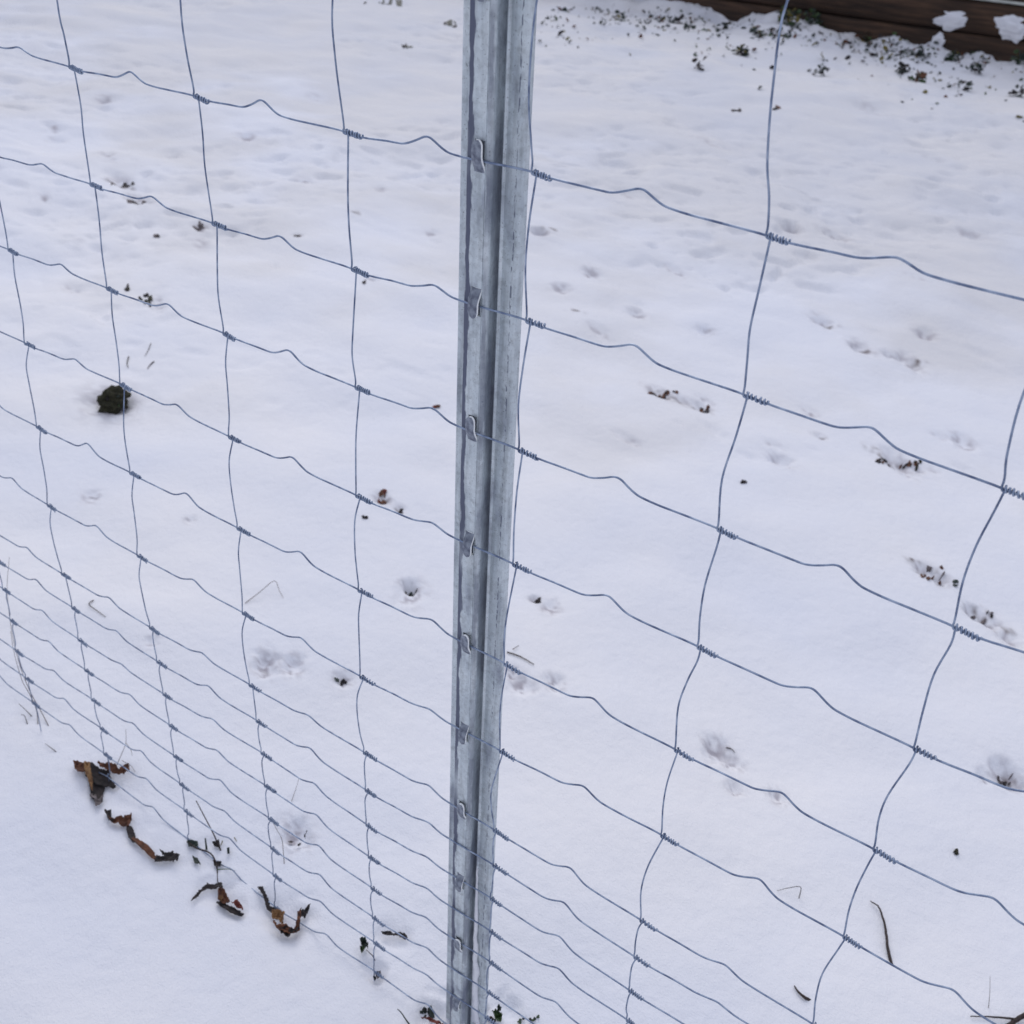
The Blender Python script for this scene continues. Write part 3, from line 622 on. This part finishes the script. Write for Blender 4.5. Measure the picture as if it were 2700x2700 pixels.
# ------------------------------------------------------------------ leaves, twigs and other litter on the snow
def pip(x, y, P):
    c = False; j = len(P) - 1
    for i in range(len(P)):
        if (P[i][1] > y) != (P[j][1] > y) and x < (P[j][0] - P[i][0]) * (y - P[i][1]) / (P[j][1] - P[i][1]) + P[i][0]: c = not c
        j = i
    return c
def leaf_piece(name, poly, mt, parent, lift=.006, seed=0, step=None):
    """a curled scrap of leaf whose outline lies on the snow; it cups, wrinkles and has thickness"""
    W3 = [at(u, v, raw=True) for u, v in poly]; P = [(p.x, p.y) for p in W3]
    x0, x1 = min(p[0] for p in P), max(p[0] for p in P); y0, y1 = min(p[1] for p in P), max(p[1] for p in P)
    size = max(x1 - x0, y1 - y0); st = step or size / 34
    nx, ny = int((x1 - x0) / st) + 3, int((y1 - y0) / st) + 3
    idx = {}; V = []; F = []
    def ed(x, y):
        return min(math.hypot(x - p[0], y - p[1]) for p in DP)
    DP = []
    for i in range(len(P)):
        a, b = P[i], P[(i + 1) % len(P)]; k = max(2, int(math.dist(a, b) / (st * 1.5)))
        DP += [(a[0] + (b[0] - a[0]) * j / k, a[1] + (b[1] - a[1]) * j / k) for j in range(k)]
    inside = {}
    for i in range(nx):
        for j in range(ny):
            cx_, cy_ = x0 + (i - .5) * st, y0 + (j - .5) * st
            jx = .35 * st * float(vn(cx_ / st * .5, cy_ / st * .5, seed)) * 2
            if pip(cx_ + jx, cy_ - jx, P): inside[i, j] = 1
    def vid(i, j):
        if (i, j) not in idx:
            x, y = x0 + (i - 1) * st, y0 + (j - 1) * st
            e = ed(x, y); cup = min(1, e / (size * .16))
            k = 1.6 / size
            z = gz(x, y) + .0014 + lift * (.45 + .45 * (1 - cup) + .7 * float(vn(x * k * 2.2 + seed, y * k * 2.2, seed)) + .5 * float(vn(x * k * 7, y * k * 7, seed + 3)))
            idx[i, j] = len(V); V.append((x, y, z))
        return idx[i, j]
    for (i, j) in inside: F.append((vid(i, j), vid(i + 1, j), vid(i + 1, j + 1), vid(i, j + 1)))
    if not F: return None
    bm = bmesh.new(); vs = [bm.verts.new(v) for v in V]
    for f in F: bm.faces.new([vs[k] for k in f])
    for _ in range(1):
        bmesh.ops.smooth_vert(bm, verts=[v for v in bm.verts if v.is_boundary], factor=.5, use_axis_x=True, use_axis_y=True, use_axis_z=False)
    bm.verts.index_update(); V = [v.co.copy() for v in bm.verts]; F = [tuple(v.index for v in f.verts) for f in bm.faces]; bm.free()
    o = obj(name, V, F, mt, parent)
    s = o.modifiers.new('s', 'SOLIDIFY'); s.thickness = min(.0009, size * .02); s.offset = 1
    return o
def mp(ox, oy, k, pts): return [(ox + x / k, oy + y / k) for x, y in pts]
def clump(name, label, cat, pieces, ox, oy, k, group=None):
    p0 = at(*mp(ox, oy, k, [pieces[0][1][0]])[0]); e = empty(name, p0); tag(e, label, cat, group)
    for i, (m, poly, lift) in enumerate(pieces): leaf_piece('leaf', mp(ox, oy, k, poly), m, e, lift, seed=i * 5 + len(name) + int(ox))
    return e
A3 = (150, 1960, 5.222); A4 = (480, 2080, 4.6); A5 = (900, 2380, 3.864)
clump('leaf_clump', 'big torn brown and black leaf clump under the bottom wire at far left', 'dead leaves', [
    (M_BROWN, [(235, 290), (300, 310), (410, 330), (410, 485), (330, 490), (260, 420)], .010),
    (M_DARK, [(395, 320), (480, 300), (540, 330), (720, 370), (760, 480), (820, 570), (760, 600), (700, 560), (520, 560), (470, 490), (395, 480)], .004),
    (M_BROWN, [(560, 310), (760, 340), (860, 390), (1010, 380), (1025, 470), (880, 462), (720, 415), (600, 365)], .014),
    (M_OCHRE, [(395, 345), (470, 340), (500, 560), (492, 700), (440, 560), (392, 430)], .013),
    (M_DARK, [(430, 470), (560, 520), (650, 560), (640, 640), (600, 760), (520, 790), (460, 690)], .002),
    (M_GREY, [(470, 700), (540, 700), (560, 790), (640, 680), (632, 800), (590, 885), (540, 905), (520, 800), (460, 760)], .006),
    (M_DARK, [(455, 720), (545, 700), (560, 750), (520, 800), (465, 770)], .006)], *A3)
clump('leaf_clump', 'long twisted brown leaf strip lying downhill of the biggest leaf clump', 'dead leaves', [
    (M_DARK, [(660, 965), (755, 930), (760, 1050), (790, 1120), (720, 1100), (690, 1030)], .006),
    (M_BROWN, [(745, 1070), (860, 1055), (900, 1045), (1045, 1015), (1040, 1060), (990, 1165), (860, 1150), (760, 1135), (715, 1060)], .008),
    (M_DARK, [(960, 1130), (1040, 1160), (1075, 1240), (1090, 1330), (1130, 1370), (1060, 1420), (985, 1300), (955, 1200)], .004),
    (M_BROWN, [(1060, 1310), (1200, 1395), (1300, 1480), (1395, 1560), (1350, 1630), (1230, 1540), (1100, 1440), (1030, 1350)], .006),
    (M_DARK, [(1370, 1555), (1480, 1575), (1400, 1475), (1530, 1525), (1610, 1520), (1640, 1590), (1705, 1600), (1670, 1670), (1520, 1645), (1345, 1650)], .007)], *A3)
clump('leaf_clump', 'arched dark leaf with a reddish tip between the strip and the forked leaf', 'dead leaves', [
    (M_DARK, [(110, 1400), (180, 1280), (310, 1140), (340, 1170), (420, 1140), (490, 1165), (505, 1240), (380, 1225), (300, 1215), (230, 1275), (190, 1330), (125, 1400)], .006),
    (M_BROWN, [(440, 1225), (520, 1240), (560, 1330), (585, 1395), (500, 1435), (430, 1340)], .007),
    (M_DARK, [(415, 1370), (480, 1390), (560, 1415), (650, 1450), (765, 1550), (715, 1580), (600, 1525), (480, 1455), (410, 1400)], .005),
    (M_RED, [(600, 1410), (680, 1393), (732, 1450), (748, 1545), (650, 1455)], .010),
    (M_OCHRE, [(440, 1340), (500, 1345), (510, 1400), (470, 1400)], .012)], *A4)
clump('leaf_clump', 'forked ochre and black leaf cradling snow, nearest clump to the post', 'dead leaves', [
    (M_DARK, [(905, 1220), (980, 1215), (1060, 1350), (1060, 1410), (1130, 1395), (1175, 1470), (1090, 1505), (1020, 1440), (980, 1310)], .006),
    (M_OCHRE, [(1088, 1490), (1180, 1478), (1252, 1520), (1235, 1620), (1215, 1695), (1180, 1610), (1090, 1582)], .011),
    (M_BROWN, [(1110, 1625), (1160, 1700), (1250, 1655), (1330, 1700), (1395, 1650), (1405, 1540), (1455, 1500), (1445, 1610), (1432, 1745), (1300, 1800), (1180, 1770), (1105, 1680)], .010),
    (M_DARK, [(1180, 1745), (1270, 1690), (1340, 1735), (1440, 1735), (1380, 1790), (1300, 1812), (1200, 1800)], .012),
    (M_DARK, [(1395, 1500), (1480, 1475), (1565, 1425), (1535, 1500), (1500, 1580), (1425, 1565)], .007)], *A4)
clump('rotten_leaf', 'narrow black leaf in the snow just left of the post foot', 'dead leaf', [
    (M_DARK, [(400, 310), (470, 288), (530, 318), (600, 308), (650, 318), (678, 370), (650, 385), (590, 347), (500, 342), (430, 342)], .005)], *A5)
clump('bark_strip', 'reddish strip of bark poking out at the post foot', 'bark', [
    (M_RED, [(800, 1180), (900, 1190), (1000, 1215), (1060, 1250), (960, 1250), (860, 1215)], .008)], *A5)
clump('green_leaf_pair', 'small bright green leaves beside the foot of the post', 'leaves', [
    (M_GREEN, [(1525, 1180), (1590, 1150), (1640, 1200), (1620, 1270), (1560, 1240)], .012),
    (M_DKGREEN, [(1580, 1130), (1620, 1105), (1625, 1160), (1600, 1180)], .014)], *A5)
clump('rotten_leaf', 'black scrap of leaf tucked against the right side of the post foot', 'dead leaf', [
    (M_DARK, [(1330, 1075), (1370, 1065), (1410, 1090), (1400, 1120), (1345, 1105)], .008),
    (M_DARK, [(1400, 1190), (1440, 1175), (1475, 1200), (1470, 1245), (1420, 1230)], .006)], *A5)
clump('seedling', 'tiny plant with one purple and one green leaf left of the post', 'seedling', [
    (M_DKGREEN, [(185, 440), (240, 430), (280, 480), (270, 520), (215, 500)], .012),
    (M_GREEN, [(190, 500), (245, 495), (235, 530), (210, 558), (195, 530)], .010)], *A5)

def stem(name, pts, r, mt, parent=None, lifts=None, taper=.5, n=6, label=None, cat=None, rough=0.):
    P = []
    for i, (u, v) in enumerate(pts):
        l = lifts[i] if lifts else .0015
        P.append(at(u, v, l))
    C = crom(P, n)
    if rough: C = [c + Vector((random.uniform(-1, 1), random.uniform(-1, 1), random.uniform(-1, 1))) * rough for c in C]
    V, F = tube(C, lambda t: r * (1 - (1 - taper) * t), 5)
    if parent is None and label: 
        o = obj(name, V, F, mt); tag(o, label, cat)
        return o
    return obj(name, V, F, mt, parent)
def c5(pts): return mp(*A5, pts)
stem('stem', c5([(345, 600), (320, 545), (290, 515), (255, 480)]), .0007, M_TWIG, label='thin bent stem rising beside the tiny two-leaved plant', cat='twig', lifts=[-.002, .008, .011, .013])
b0 = lambda *p: [(1800 + x * 900 / 1932, 1800 + y * 900 / 1932) for x, y in p]
stem('twig', b0((1195, 1630), (1165, 1520), (1150, 1400), (1130, 1320), (1105, 1265), (1062, 1236)), .0022, M_TWIG, lifts=[-.004, .004, .006, .006, .005, .003], taper=.3, rough=.0003, label='long curved dark twig standing in the snow at lower right', cat='twig')
stem('twig', b0((728, 1802), (690, 1780), (655, 1750), (632, 1716)), .0022, M_TWIG, lifts=[-.003, .003, .003, .002], taper=.35, label='short thick twig stub below the long curved twig', cat='twig')
tw = empty('twig', at(2690, 2690)); tag(tw, 'forked brown twig entering at the bottom right corner', 'twig')
stem('branch', b0((2000, 1860), (1932, 1885), (1880, 1915), (1820, 1960)), .0030, M_TWIG, tw, [.006, .006, .004, .001], .8, rough=.0003)
stem('branch', b0((1900, 1905), (1800, 1895), (1720, 1890), (1628, 1888)), .0014, M_TWIG, tw, [.005, .004, .003, .003], .4, rough=.0002)
stem('dry_stalk', b0((1731, 1840), (1738, 1760), (1740, 1662)), .0004, M_STRAW, label='single pale stalk standing above the forked corner twig', cat='stalk', lifts=[0, .02, .04])
stem('bent_stalk', b0((658, 1220), (667, 1157), (600, 1162), (535, 1178)), .0006, M_TWIG, label='thin stalk bent at a right angle left of the long curved twig', cat='stalk', lifts=[0, .012, .007, .002])
stem('twig', b0((247, 368), (275, 380), (295, 396)), .0009, M_TWIG, label='tiny twig in the footprints right of the post', cat='twig')
e = empty('twig', at(1340, 1720)); tag(e, 'thin v shaped twig lying just right of the post', 'twig')
stem('branch', [(1337, 1719), (1365, 1728), (1385, 1738), (1408, 1752)], .0011, M_TWIG, e, [.002] * 4, .6, rough=.0002)
stem('branch', [(1352, 1712), (1368, 1702)], .0008, M_STRAW, e, [.003, .003], .6)
t01 = lambda *p: [(x * 900 / 1932, 900 + y * 900 / 1932) for x, y in p]
stem('bent_stalk', t01((1388, 1482), (1470, 1420), (1553, 1355), (1580, 1410), (1604, 1452)), .0007, M_STRAW, label='pale stalk bent like a roof between the second and third wire stays', cat='stalk', lifts=[.001, .008, .016, .008, .001], n=3)
stem('bent_stalk', t01((530, 1465), (503, 1488), (550, 1525), (598, 1560)), .0009, M_TWIG, label='hooked dark stalk lying left among the wires', cat='stalk', lifts=[.002, .003, .002, .001], n=3)
stem('twig', [(398, 905), (390, 925), (382, 938)], .0009, M_TWIG, label='upper slanting twig above the dark clod', cat='twig')
stem('twig', [(406, 953), (396, 962), (389, 972)], .0014, M_TWIG, label='lower slanting twig right above the dark clod', cat='twig')
stem('twig', [(339, 940), (335, 958), (338, 970)], .0013, M_TWIG, label='upright curled twig just above the dark clod', cat='twig')
t02 = lambda *p: [(x * 900 / 1932, 1800 + y * 900 / 1932) for x, y in p]
gt = empty('dry_grass', at(95, 1890)); tag(gt, 'tall dry grass stalks leaning through the wires at the left edge', 'grass')
for pts, l in ((t01((0, 0))[0:0] + t02((275, 245), (220, 140), (175, 60)) + t01((125, 1932 - 60), (90, 1750), (60, 1600), (40, 1400), (53, 1220)), [0, .01, .02, .035, .05, .07, .09, .13]),
               (t02((215, 235), (205, 150), (165, 60), (130, 0)) + t01((100, 1840), (75, 1740), (60, 1640)), [0, .01, .02, .03, .04, .05, .06]),
               (t02((180, 190), (140, 150), (105, 118)), [0, .01, .015]), (t02((155, 235), (140, 190), (120, 180)), [0, .005, .01]), (t02((318, 392), (290, 370), (255, 345)), [0, .003, .004])):
    stem('stalk', pts, .0006, M_STRAW if l[-1] > .02 else M_TWIG, gt, l, .5, n=4)
gt = empty('dry_grass', at(310, 2010)); tag(gt, 'fine forked grass stalk rising out of the biggest leaf clump', 'grass')
stem('stalk', t02((655, 480), (690, 400), (712, 340), (712, 262)), .0005, M_STRAW, gt, [0, .02, .03, .045])
stem('stalk', t02((712, 340), (740, 380), (748, 415)), .0004, M_STRAW, gt, [.03, .03, .027])
stem('stalk', t02((690, 440), (740, 470), (765, 505)), .0004, M_STRAW, gt, [.004, .004, .002])
e = empty('weed', at(*t02((1230, 1000))[0])); tag(e, 'leggy dark weed with a stiff upright stalk at the third wire stay', 'weed')
for pts, r, l, m in ((((1250, 950), (1215, 870), (1190, 820), (1110, 668)), .0010, [0, .012, .02, .045], M_TWIG), (((1170, 945), (1162, 880)), .0014, [.001, .012], M_DKGREEN),
                  (((1060, 900), (1110, 935), (1190, 965), (1225, 1030), (1232, 1130)), .0012, [.002, .006, .008, .004, 0], M_TWIG), (((1228, 1058), (1290, 1055), (1330, 1066)), .0006, [.004, .006, .003], M_GREEN),
                  (((1260, 895), (1250, 920)), .0007, [.004, 0], M_YELLOW), (((1325, 875), (1340, 898)), .0006, [.004, 0], M_YELLOW)):
    stem('stalk', t02(*pts), r, m, e, l, .6, n=4)
for i, (m, poly) in enumerate([(M_DARK, [(1205, 1010), (1255, 1015), (1250, 1050), (1215, 1045)]), (M_DARK, [(1200, 905), (1240, 895), (1250, 945), (1215, 930)]), (M_DKGREEN, [(1090, 985), (1120, 1000), (1140, 1050), (1100, 1030)]),
                  (M_DKGREEN, [(1060, 905), (1120, 905), (1125, 935), (1070, 945)]), (M_DKGREEN, [(1285, 945), (1300, 942), (1302, 985), (1287, 980)])]):
    leaf_piece('leaf', t02(*poly), m, e, .004, seed=60 + i)
stem('grass_blade', t02((1609, 1025), (1603, 950), (1595, 885), (1560, 820), (1540, 780)), .0005, M_STRAW, label='arched dry grass blade beside the fourth wire stay', cat='grass', lifts=[0, .01, .02, .03, .035])
stem('grass_blade', t02((1650, 672), (1675, 600), (1694, 536)), .0004, M_STRAW, label='thin brown stalk showing between wires above the arched blade', cat='grass', lifts=[0, .01, .02])
stem('grass_blade', c5([(700, 1250), (650, 1180), (610, 1120), (570, 1083)]), .0009, M_DKGREEN, label='dark green grass blade left of the post foot', cat='grass', lifts=[0, .006, .012, .014])
stem('mossy_stub', c5([(925, 1160), (915, 1110), (905, 1060)]), .003, M_DKGREEN, label='dark mossy stub where the lowest wire meets the post foot', cat='moss', lifts=[0, .008, .012], rough=.0006)
clump('rotten_leaf', 'grey scrap of weed caught on the lowest knot left of the post', 'dead leaf', [
    (M_GREY, [(340, 690), (400, 700), (410, 750), (370, 770), (345, 745)], .008), (M_DARK, [(320, 755), (350, 745), (360, 780), (340, 795)], .006)], *A5)
clump('rotten_leaf', 'half buried leaf in a hollow beyond the fourth wire stay', 'dead leaf', [
    (M_DARK, [(1395, 690), (1425, 640), (1445, 650), (1425, 695)], .005), (M_GREY, [(1285, 620), (1330, 590), (1350, 610), (1310, 660)], .004), (M_DARK, [(1480, 585), (1515, 520), (1520, 530), (1490, 590)], .010)], *A4)

# dark clod of soil lying in its melt hollow
p = at(300, 1064, raw=True); k = mpp(307, 1050)
cl = lump('soil_clod', p + Vector((0, 0, .008)), 26 * k, 36 * k, 30 * k, M_CLOD, 3, nse=.55, fr=1.9); tag(cl, 'large dark clod of soil in a hollow behind the left of the fence', 'clod')
rd = random.Random(5)
CLOD_ = (cl, p.copy())
def debris(u, v, ru, rv, n, mats, label, cat='leaf scraps', sz=(5, 11), name='dead_leaf_scraps', lift=.002):
    e = empty(name, at(u, v)); tag(e, label, cat)
    for i in range(n):
        a = rd.uniform(0, 6.28); q = math.sqrt(rd.random()); uu, vv = u + math.cos(a) * ru * q, v + math.sin(a) * rv * q
        s = rd.uniform(*sz); th = rd.uniform(0, 6.28); m = rd.randint(5, 8); el = rd.uniform(.3, .9)
        poly = []
        for j in range(m):
            b = 6.283 * j / m; rr_ = s * rd.uniform(.45, 1.1); x, y = math.cos(b) * rr_, math.sin(b) * rr_ * el
            poly.append((uu + x * math.cos(th) - y * math.sin(th), vv + (x * math.sin(th) + y * math.cos(th)) * .7))
        p = at(uu, vv, raw=True); p.z = gz(p.x, p.y); W3 = [at(*c, raw=True) for c in poly]
        p.z += .0012
        for w in W3: w.z = gz(w.x, w.y) + .0012
        V = [p + Vector((0, 0, lift * rd.uniform(1, 2.5)))] + [w + Vector((0, 0, lift * rd.uniform(-.6, 1.6))) for w in W3]
        V += [w - Vector((0, 0, lift * .9)) for w in V]
        n1 = m + 1; F = [(0, 1 + j, 1 + (j + 1) % m) for j in range(m)] + [(n1, n1 + 1 + (j + 1) % m, n1 + 1 + j) for j in range(m)]
        F += [(1 + j, n1 + 1 + j, n1 + 1 + (j + 1) % m, 1 + (j + 1) % m) for j in range(m)]
        obj('fragment', V, F, rd.choice(mats), e, smooth=False)
    return e
B_, D_, G_, K_ = M_BROWN, M_DARK, M_DKGREEN, M_CLOD
for a in [
    (1745, 1037, 42, 8, 11, [D_, B_], 'row of dark leaf scraps in the snow right of the post'),
    (1850, 1074, 20, 12, 8, [D_, B_], 'reddish brown crumbs at the lower end of the dark leaf row'),
    (2365, 1215, 60, 10, 12, [D_, B_], 'broken brown bark strip beside a wire crest at right'),
    (2421, 1221, 9, 7, 4, [B_, K_], 'small round brown lump beyond the broken bark strip'),
    (2460, 1512, 34, 18, 9, [B_, M_GREY], 'brown smear of litter left of the rightmost wire stay'),
    (2518, 1541, 7, 7, 3, [G_], 'small dark green scrap touching the rightmost wire stay'),
    (2590, 1622, 30, 14, 7, [D_, M_GREY], 'grey crumbs in the footprints at the right edge'),
    (2660, 2042, 24, 12, 7, [D_, M_GREY], 'dark crumbs in a footprint at the far right middle'),
    (1008, 1308, 16, 14, 8, [M_RED, B_], 'reddish dead leaf bits in a paw print left of the post'),
    (1055, 1345, 9, 9, 4, [D_, M_GREY], 'dark crumbs below the reddish leaf bits'),
    (1081, 1543, 15, 9, 9, [K_, G_], 'mossy dark tuft at the top of a footprint left of the post'),
    (1415, 1583, 7, 5, 4, [D_], 'few black crumbs in a footprint right of the post'),
    (905, 1790, 20, 8, 6, [D_, G_], 'sparse dark crumbs between two lower wires'),
    (385, 790, 17, 16, 10, [K_, G_, D_], 'black clover like tuft under the third wire'),
    (334, 757, 8, 8, 4, [K_, D_], 'small black tuft beside the clover like tuft'),
    (322, 484, 32, 9, 10, [D_, M_GREY], 'line of grey crumbs near the second wire at left'),
    (360, 528, 34, 8, 8, [D_, M_GREY], 'second line of crumbs crossed by the second wire'),
    (528, 592, 14, 10, 6, [M_GREY, B_], 'brownish grey crumbs at the foot of the crumb lines'),
    (415, 625, 14, 6, 3, [M_GREY, D_], 'tiny curled stalk bits below the second wire'),
    (785, 620, 8, 5, 4, [M_GREY, D_], 'small grey crumb patch left of the post top'),
    (1190, 65, 30, 10, 8, [D_, G_], 'dark leaf bits near the top just left of the post'),
    (1065, 125, 30, 6, 4, [D_, G_], 'two dark crumbs in the snow left of the post top'),
    (1000, 5, 60, 6, 8, [D_, G_], 'dark leaves along the top edge left of the post'),
    (960, 744, 12, 6, 3, [M_GREY, D_], 'faint crumbs by the third knot left of the post'),
    (960, 1368, 5, 5, 3, [D_], 'pair of specks beside the middle of the post'),
    (1150, 1075, 6, 4, 3, [B_, M_RED], 'tiny red brown specks left of the post at wire height'),
    (1960, 1272, 6, 4, 3, [D_], 'lone dark speck between two wires at right'),
    (2520, 2250, 4, 4, 3, [K_], 'single black pellet in clean snow at lower right'),
    (1125, 2668, 26, 16, 9, [D_, G_], 'dark rotten leaves in the hollow left of the post foot'),
    (1265, 2690, 40, 9, 9, [D_, B_, G_], 'dark leaf litter packed against the post foot'),
    (1390, 2688, 34, 10, 7, [D_, G_, M_GREEN], 'dark and green scraps right of the post foot'),
    (2050, 285, 9, 4, 4, [D_, B_], 'short brown scrap left of the tall right stay'),
    (1940, 290, 12, 4, 3, [D_, B_], 'curled brown bit in the clean snow left of the tall stay')]:
    debris(*a)

# leafy growth along the foot of the timber wall
def tuft(u, v, s, mats, label, n=14, h=.03):
    n = int(n * 1.7); s *= 1.25; h *= 1.3
    e = empty('ivy_tuft', at(u, v)); tag(e, label, 'plant', 'leafy tufts poking through the snow by the timber wall'); c = at(u, v); k = mpp(u, v)
    st, sf = tube([c, c + Vector((.004, .003, h * .6)), c + Vector((.01, -.004, h))], .0015, 5); obj('stem', st, sf, M_TWIG, e)
    for i in range(n):
        a = rd.uniform(0, 6.28); q = rd.random() ** .6 * s * k; z = rd.uniform(0, h)
        x, y = c.x + math.cos(a) * q, c.y + math.sin(a) * q; p = Vector((x, y, gz(x, y) + z + .004))
        leaf1(p, rd.uniform(.014, .030), rd.choice(mats), e)
LM = {}
def leafmesh(m, k):
    if (m.name, k) not in LM:
        q = random.Random(k); V = [(0, 0, 0), (.35, .32, .08), (.75, .36, .16), (1, .0, .05), (.75, -.34, .14), (.35, -.30, .1), (.5, 0, -.02)]
        V = [(x, y * q.uniform(.8, 1.2), z + q.uniform(-.08, .08)) for x, y, z in V] 
        V += [(x, y, z - .06) for x, y, z in V]
        F = [(6, 0, 1), (6, 1, 2), (6, 2, 3), (6, 3, 4), (6, 4, 5), (6, 5, 0)]; F += [(13, 7 + b, 7 + a) for (_, a, b) in F]
        F += [(a, 7 + a, 7 + (a + 1) % 6, (a + 1) % 6) for a in range(6)]
        me = bpy.data.meshes.new('leaf'); me.from_pydata(V, [], F); me.materials.append(m); LM[m.name, k] = me
    return LM[m.name, k]
def leaf1(p, s, m, parent):
    o = bpy.data.objects.new('leaf', leafmesh(m, rd.randint(0, 3))); COL.objects.link(o)
    o.location = p; o.scale = (s * 1.5,) * 3; o.rotation_euler = (rd.uniform(-.9, .9), rd.uniform(-.9, .9), rd.uniform(0, 6.28))
    if parent: o.parent = parent; o.matrix_parent_inverse = parent.matrix_basis.inverted()
    return o
for i in range(46):
    a = rd.uniform(0, 6.28); b = rd.uniform(-.1, 1.2); R_ = (27 * k_ for k_ in (mpp(300, 1050),)).__next__()
    q = CLOD_[1] + Vector((math.cos(a) * math.cos(b) * R_, math.sin(a) * math.cos(b) * R_ * 1.2, .008 + math.sin(b) * R_))
    o = leaf1(q, rd.uniform(.003, .0075), rd.choice((M_CLOD, M_CLOD, M_DKGREEN, M_GREEN, M_DARK)), CLOD_[0]); o.name = 'moss_leaf'
for a in [
    (1955, 145, 14, [G_, M_YELLOW, D_], 'yellowish green tuft standing apart in front of the timber wall', 18),
    (2080, 65, 26, [G_, M_YELLOW, M_GREEN], 'large yellow green tuft behind the top of the tall right stay', 40, .05),
    (2140, 80, 24, [G_, M_GREEN], 'dense green tuft just right of the yellow green one', 30, .04),
    (2290, 108, 20, [G_, M_GREEN, D_], 'wide ragged tuft against the wall midway between the stay and the snow ball', 22, .04),
    (2195, 78, 13, [G_, K_], 'dark round tuft under the snow cap at the timber wall', 18, .04),
    (2420, 215, 14, [G_, M_GREEN, B_], 'dark green sprig in clean snow below the wall', 14),
    (2165, 200, 13, [G_, D_], 'greyish sprig right of the tall stay', 9),
    (2505, 165, 16, [M_GREEN, G_], 'bright green sprig under the wall near its snow ball', 14, .03),
    (2580, 140, 18, [G_, K_], 'dark sprig below the largest stuck snow patch', 16, .03),
    (1908, 82, 9, [G_, K_], 'small dark sprig in front of the dark wall gap', 7),
    (1785, 45, 12, [D_, G_], 'dark bushy sprig at the left end of the visible wall', 9),
    (1815, 78, 10, [D_, G_], 'low grey sprig below the left end of the wall', 5),
    (2425, 150, 12, [D_, G_], 'dark sprig directly under the small snow ball', 9),
    (2570, 195, 16, [D_, G_], 'spindly sprig low at the right below the wall', 9),
    (2540, 240, 12, [G_, D_], 'sparse sprig lowest of those at the right', 6),
    (1840, 180, 10, [M_TWIG], 'forked dry sprig alone left of the yellowish tuft', 5),
    (2690, 255, 12, [G_, D_], 'sprig cut by the right edge of the view', 8),
    (2680, 170, 18, [G_, M_GREEN], 'leafy sprig at the right edge by the wall', 16, .04),
    (2380, 190, 12, [G_, D_], 'little dark sprig left of the dark green one', 8)]:
    tuft(*a)
V = []; F = []
mb = {m.name: MB() for m in (G_, D_, M_GREEN, M_YELLOW, B_)}
for i in range(3600):
    u = rd.uniform(1420, 2900); edge = max(0, (u - 1720) * .155)
    v = edge + abs(rd.gauss(0, 1)) ** 1.4 * 34 + rd.uniform(0, 24)
    if u < 1750: v = 20 + abs(rd.gauss(0, 1)) * 40
    if rd.random() < .35 and u < 1980: continue
    if rd.random() > .06 + 1.25 * float(sstep(vn(u * .022, v * .05, 77) + .55 * vn(u * .07, v * .12, 78), -.16, .38)): continue
    p = at(u, v, .004); s = rd.uniform(.009, .018) * (2.3 if rd.random() < .3 else 1.2)
    M = Matrix.Translation(p) @ Matrix.Rotation(rd.uniform(0, 6.28), 4, 'Z') @ Matrix.Rotation(rd.uniform(-1, 1), 4, 'X') @ Matrix.Rotation(rd.uniform(-.8, .8), 4, 'Y') @ Matrix.Scale(s, 4)
    me = leafmesh(G_, rd.randint(0, 3)); q = rd.choice((G_, G_, G_, G_, D_, M_GREEN, M_YELLOW, B_))
    mb[q.name].add([M @ v.co for v in me.vertices], [tuple(f.vertices) for f in me.polygons])
allv = []; allf = []; mi = []
for k, (nm, b) in enumerate(mb.items()):
    n = len(allv); allv += b.v; allf += [tuple(i + n for i in f) for f in b.f]; mi += [k] * len(b.f)
o = obj('ground_cover_leaves', allv, allf, None, smooth=False)
for nm in mb: o.data.materials.append(bpy.data.materials[nm])
o.data.polygons.foreach_set('material_index', mi)
tag(o, 'scattered small dark leaves poking through the snow along the timber wall', 'ground cover', kind='stuff')
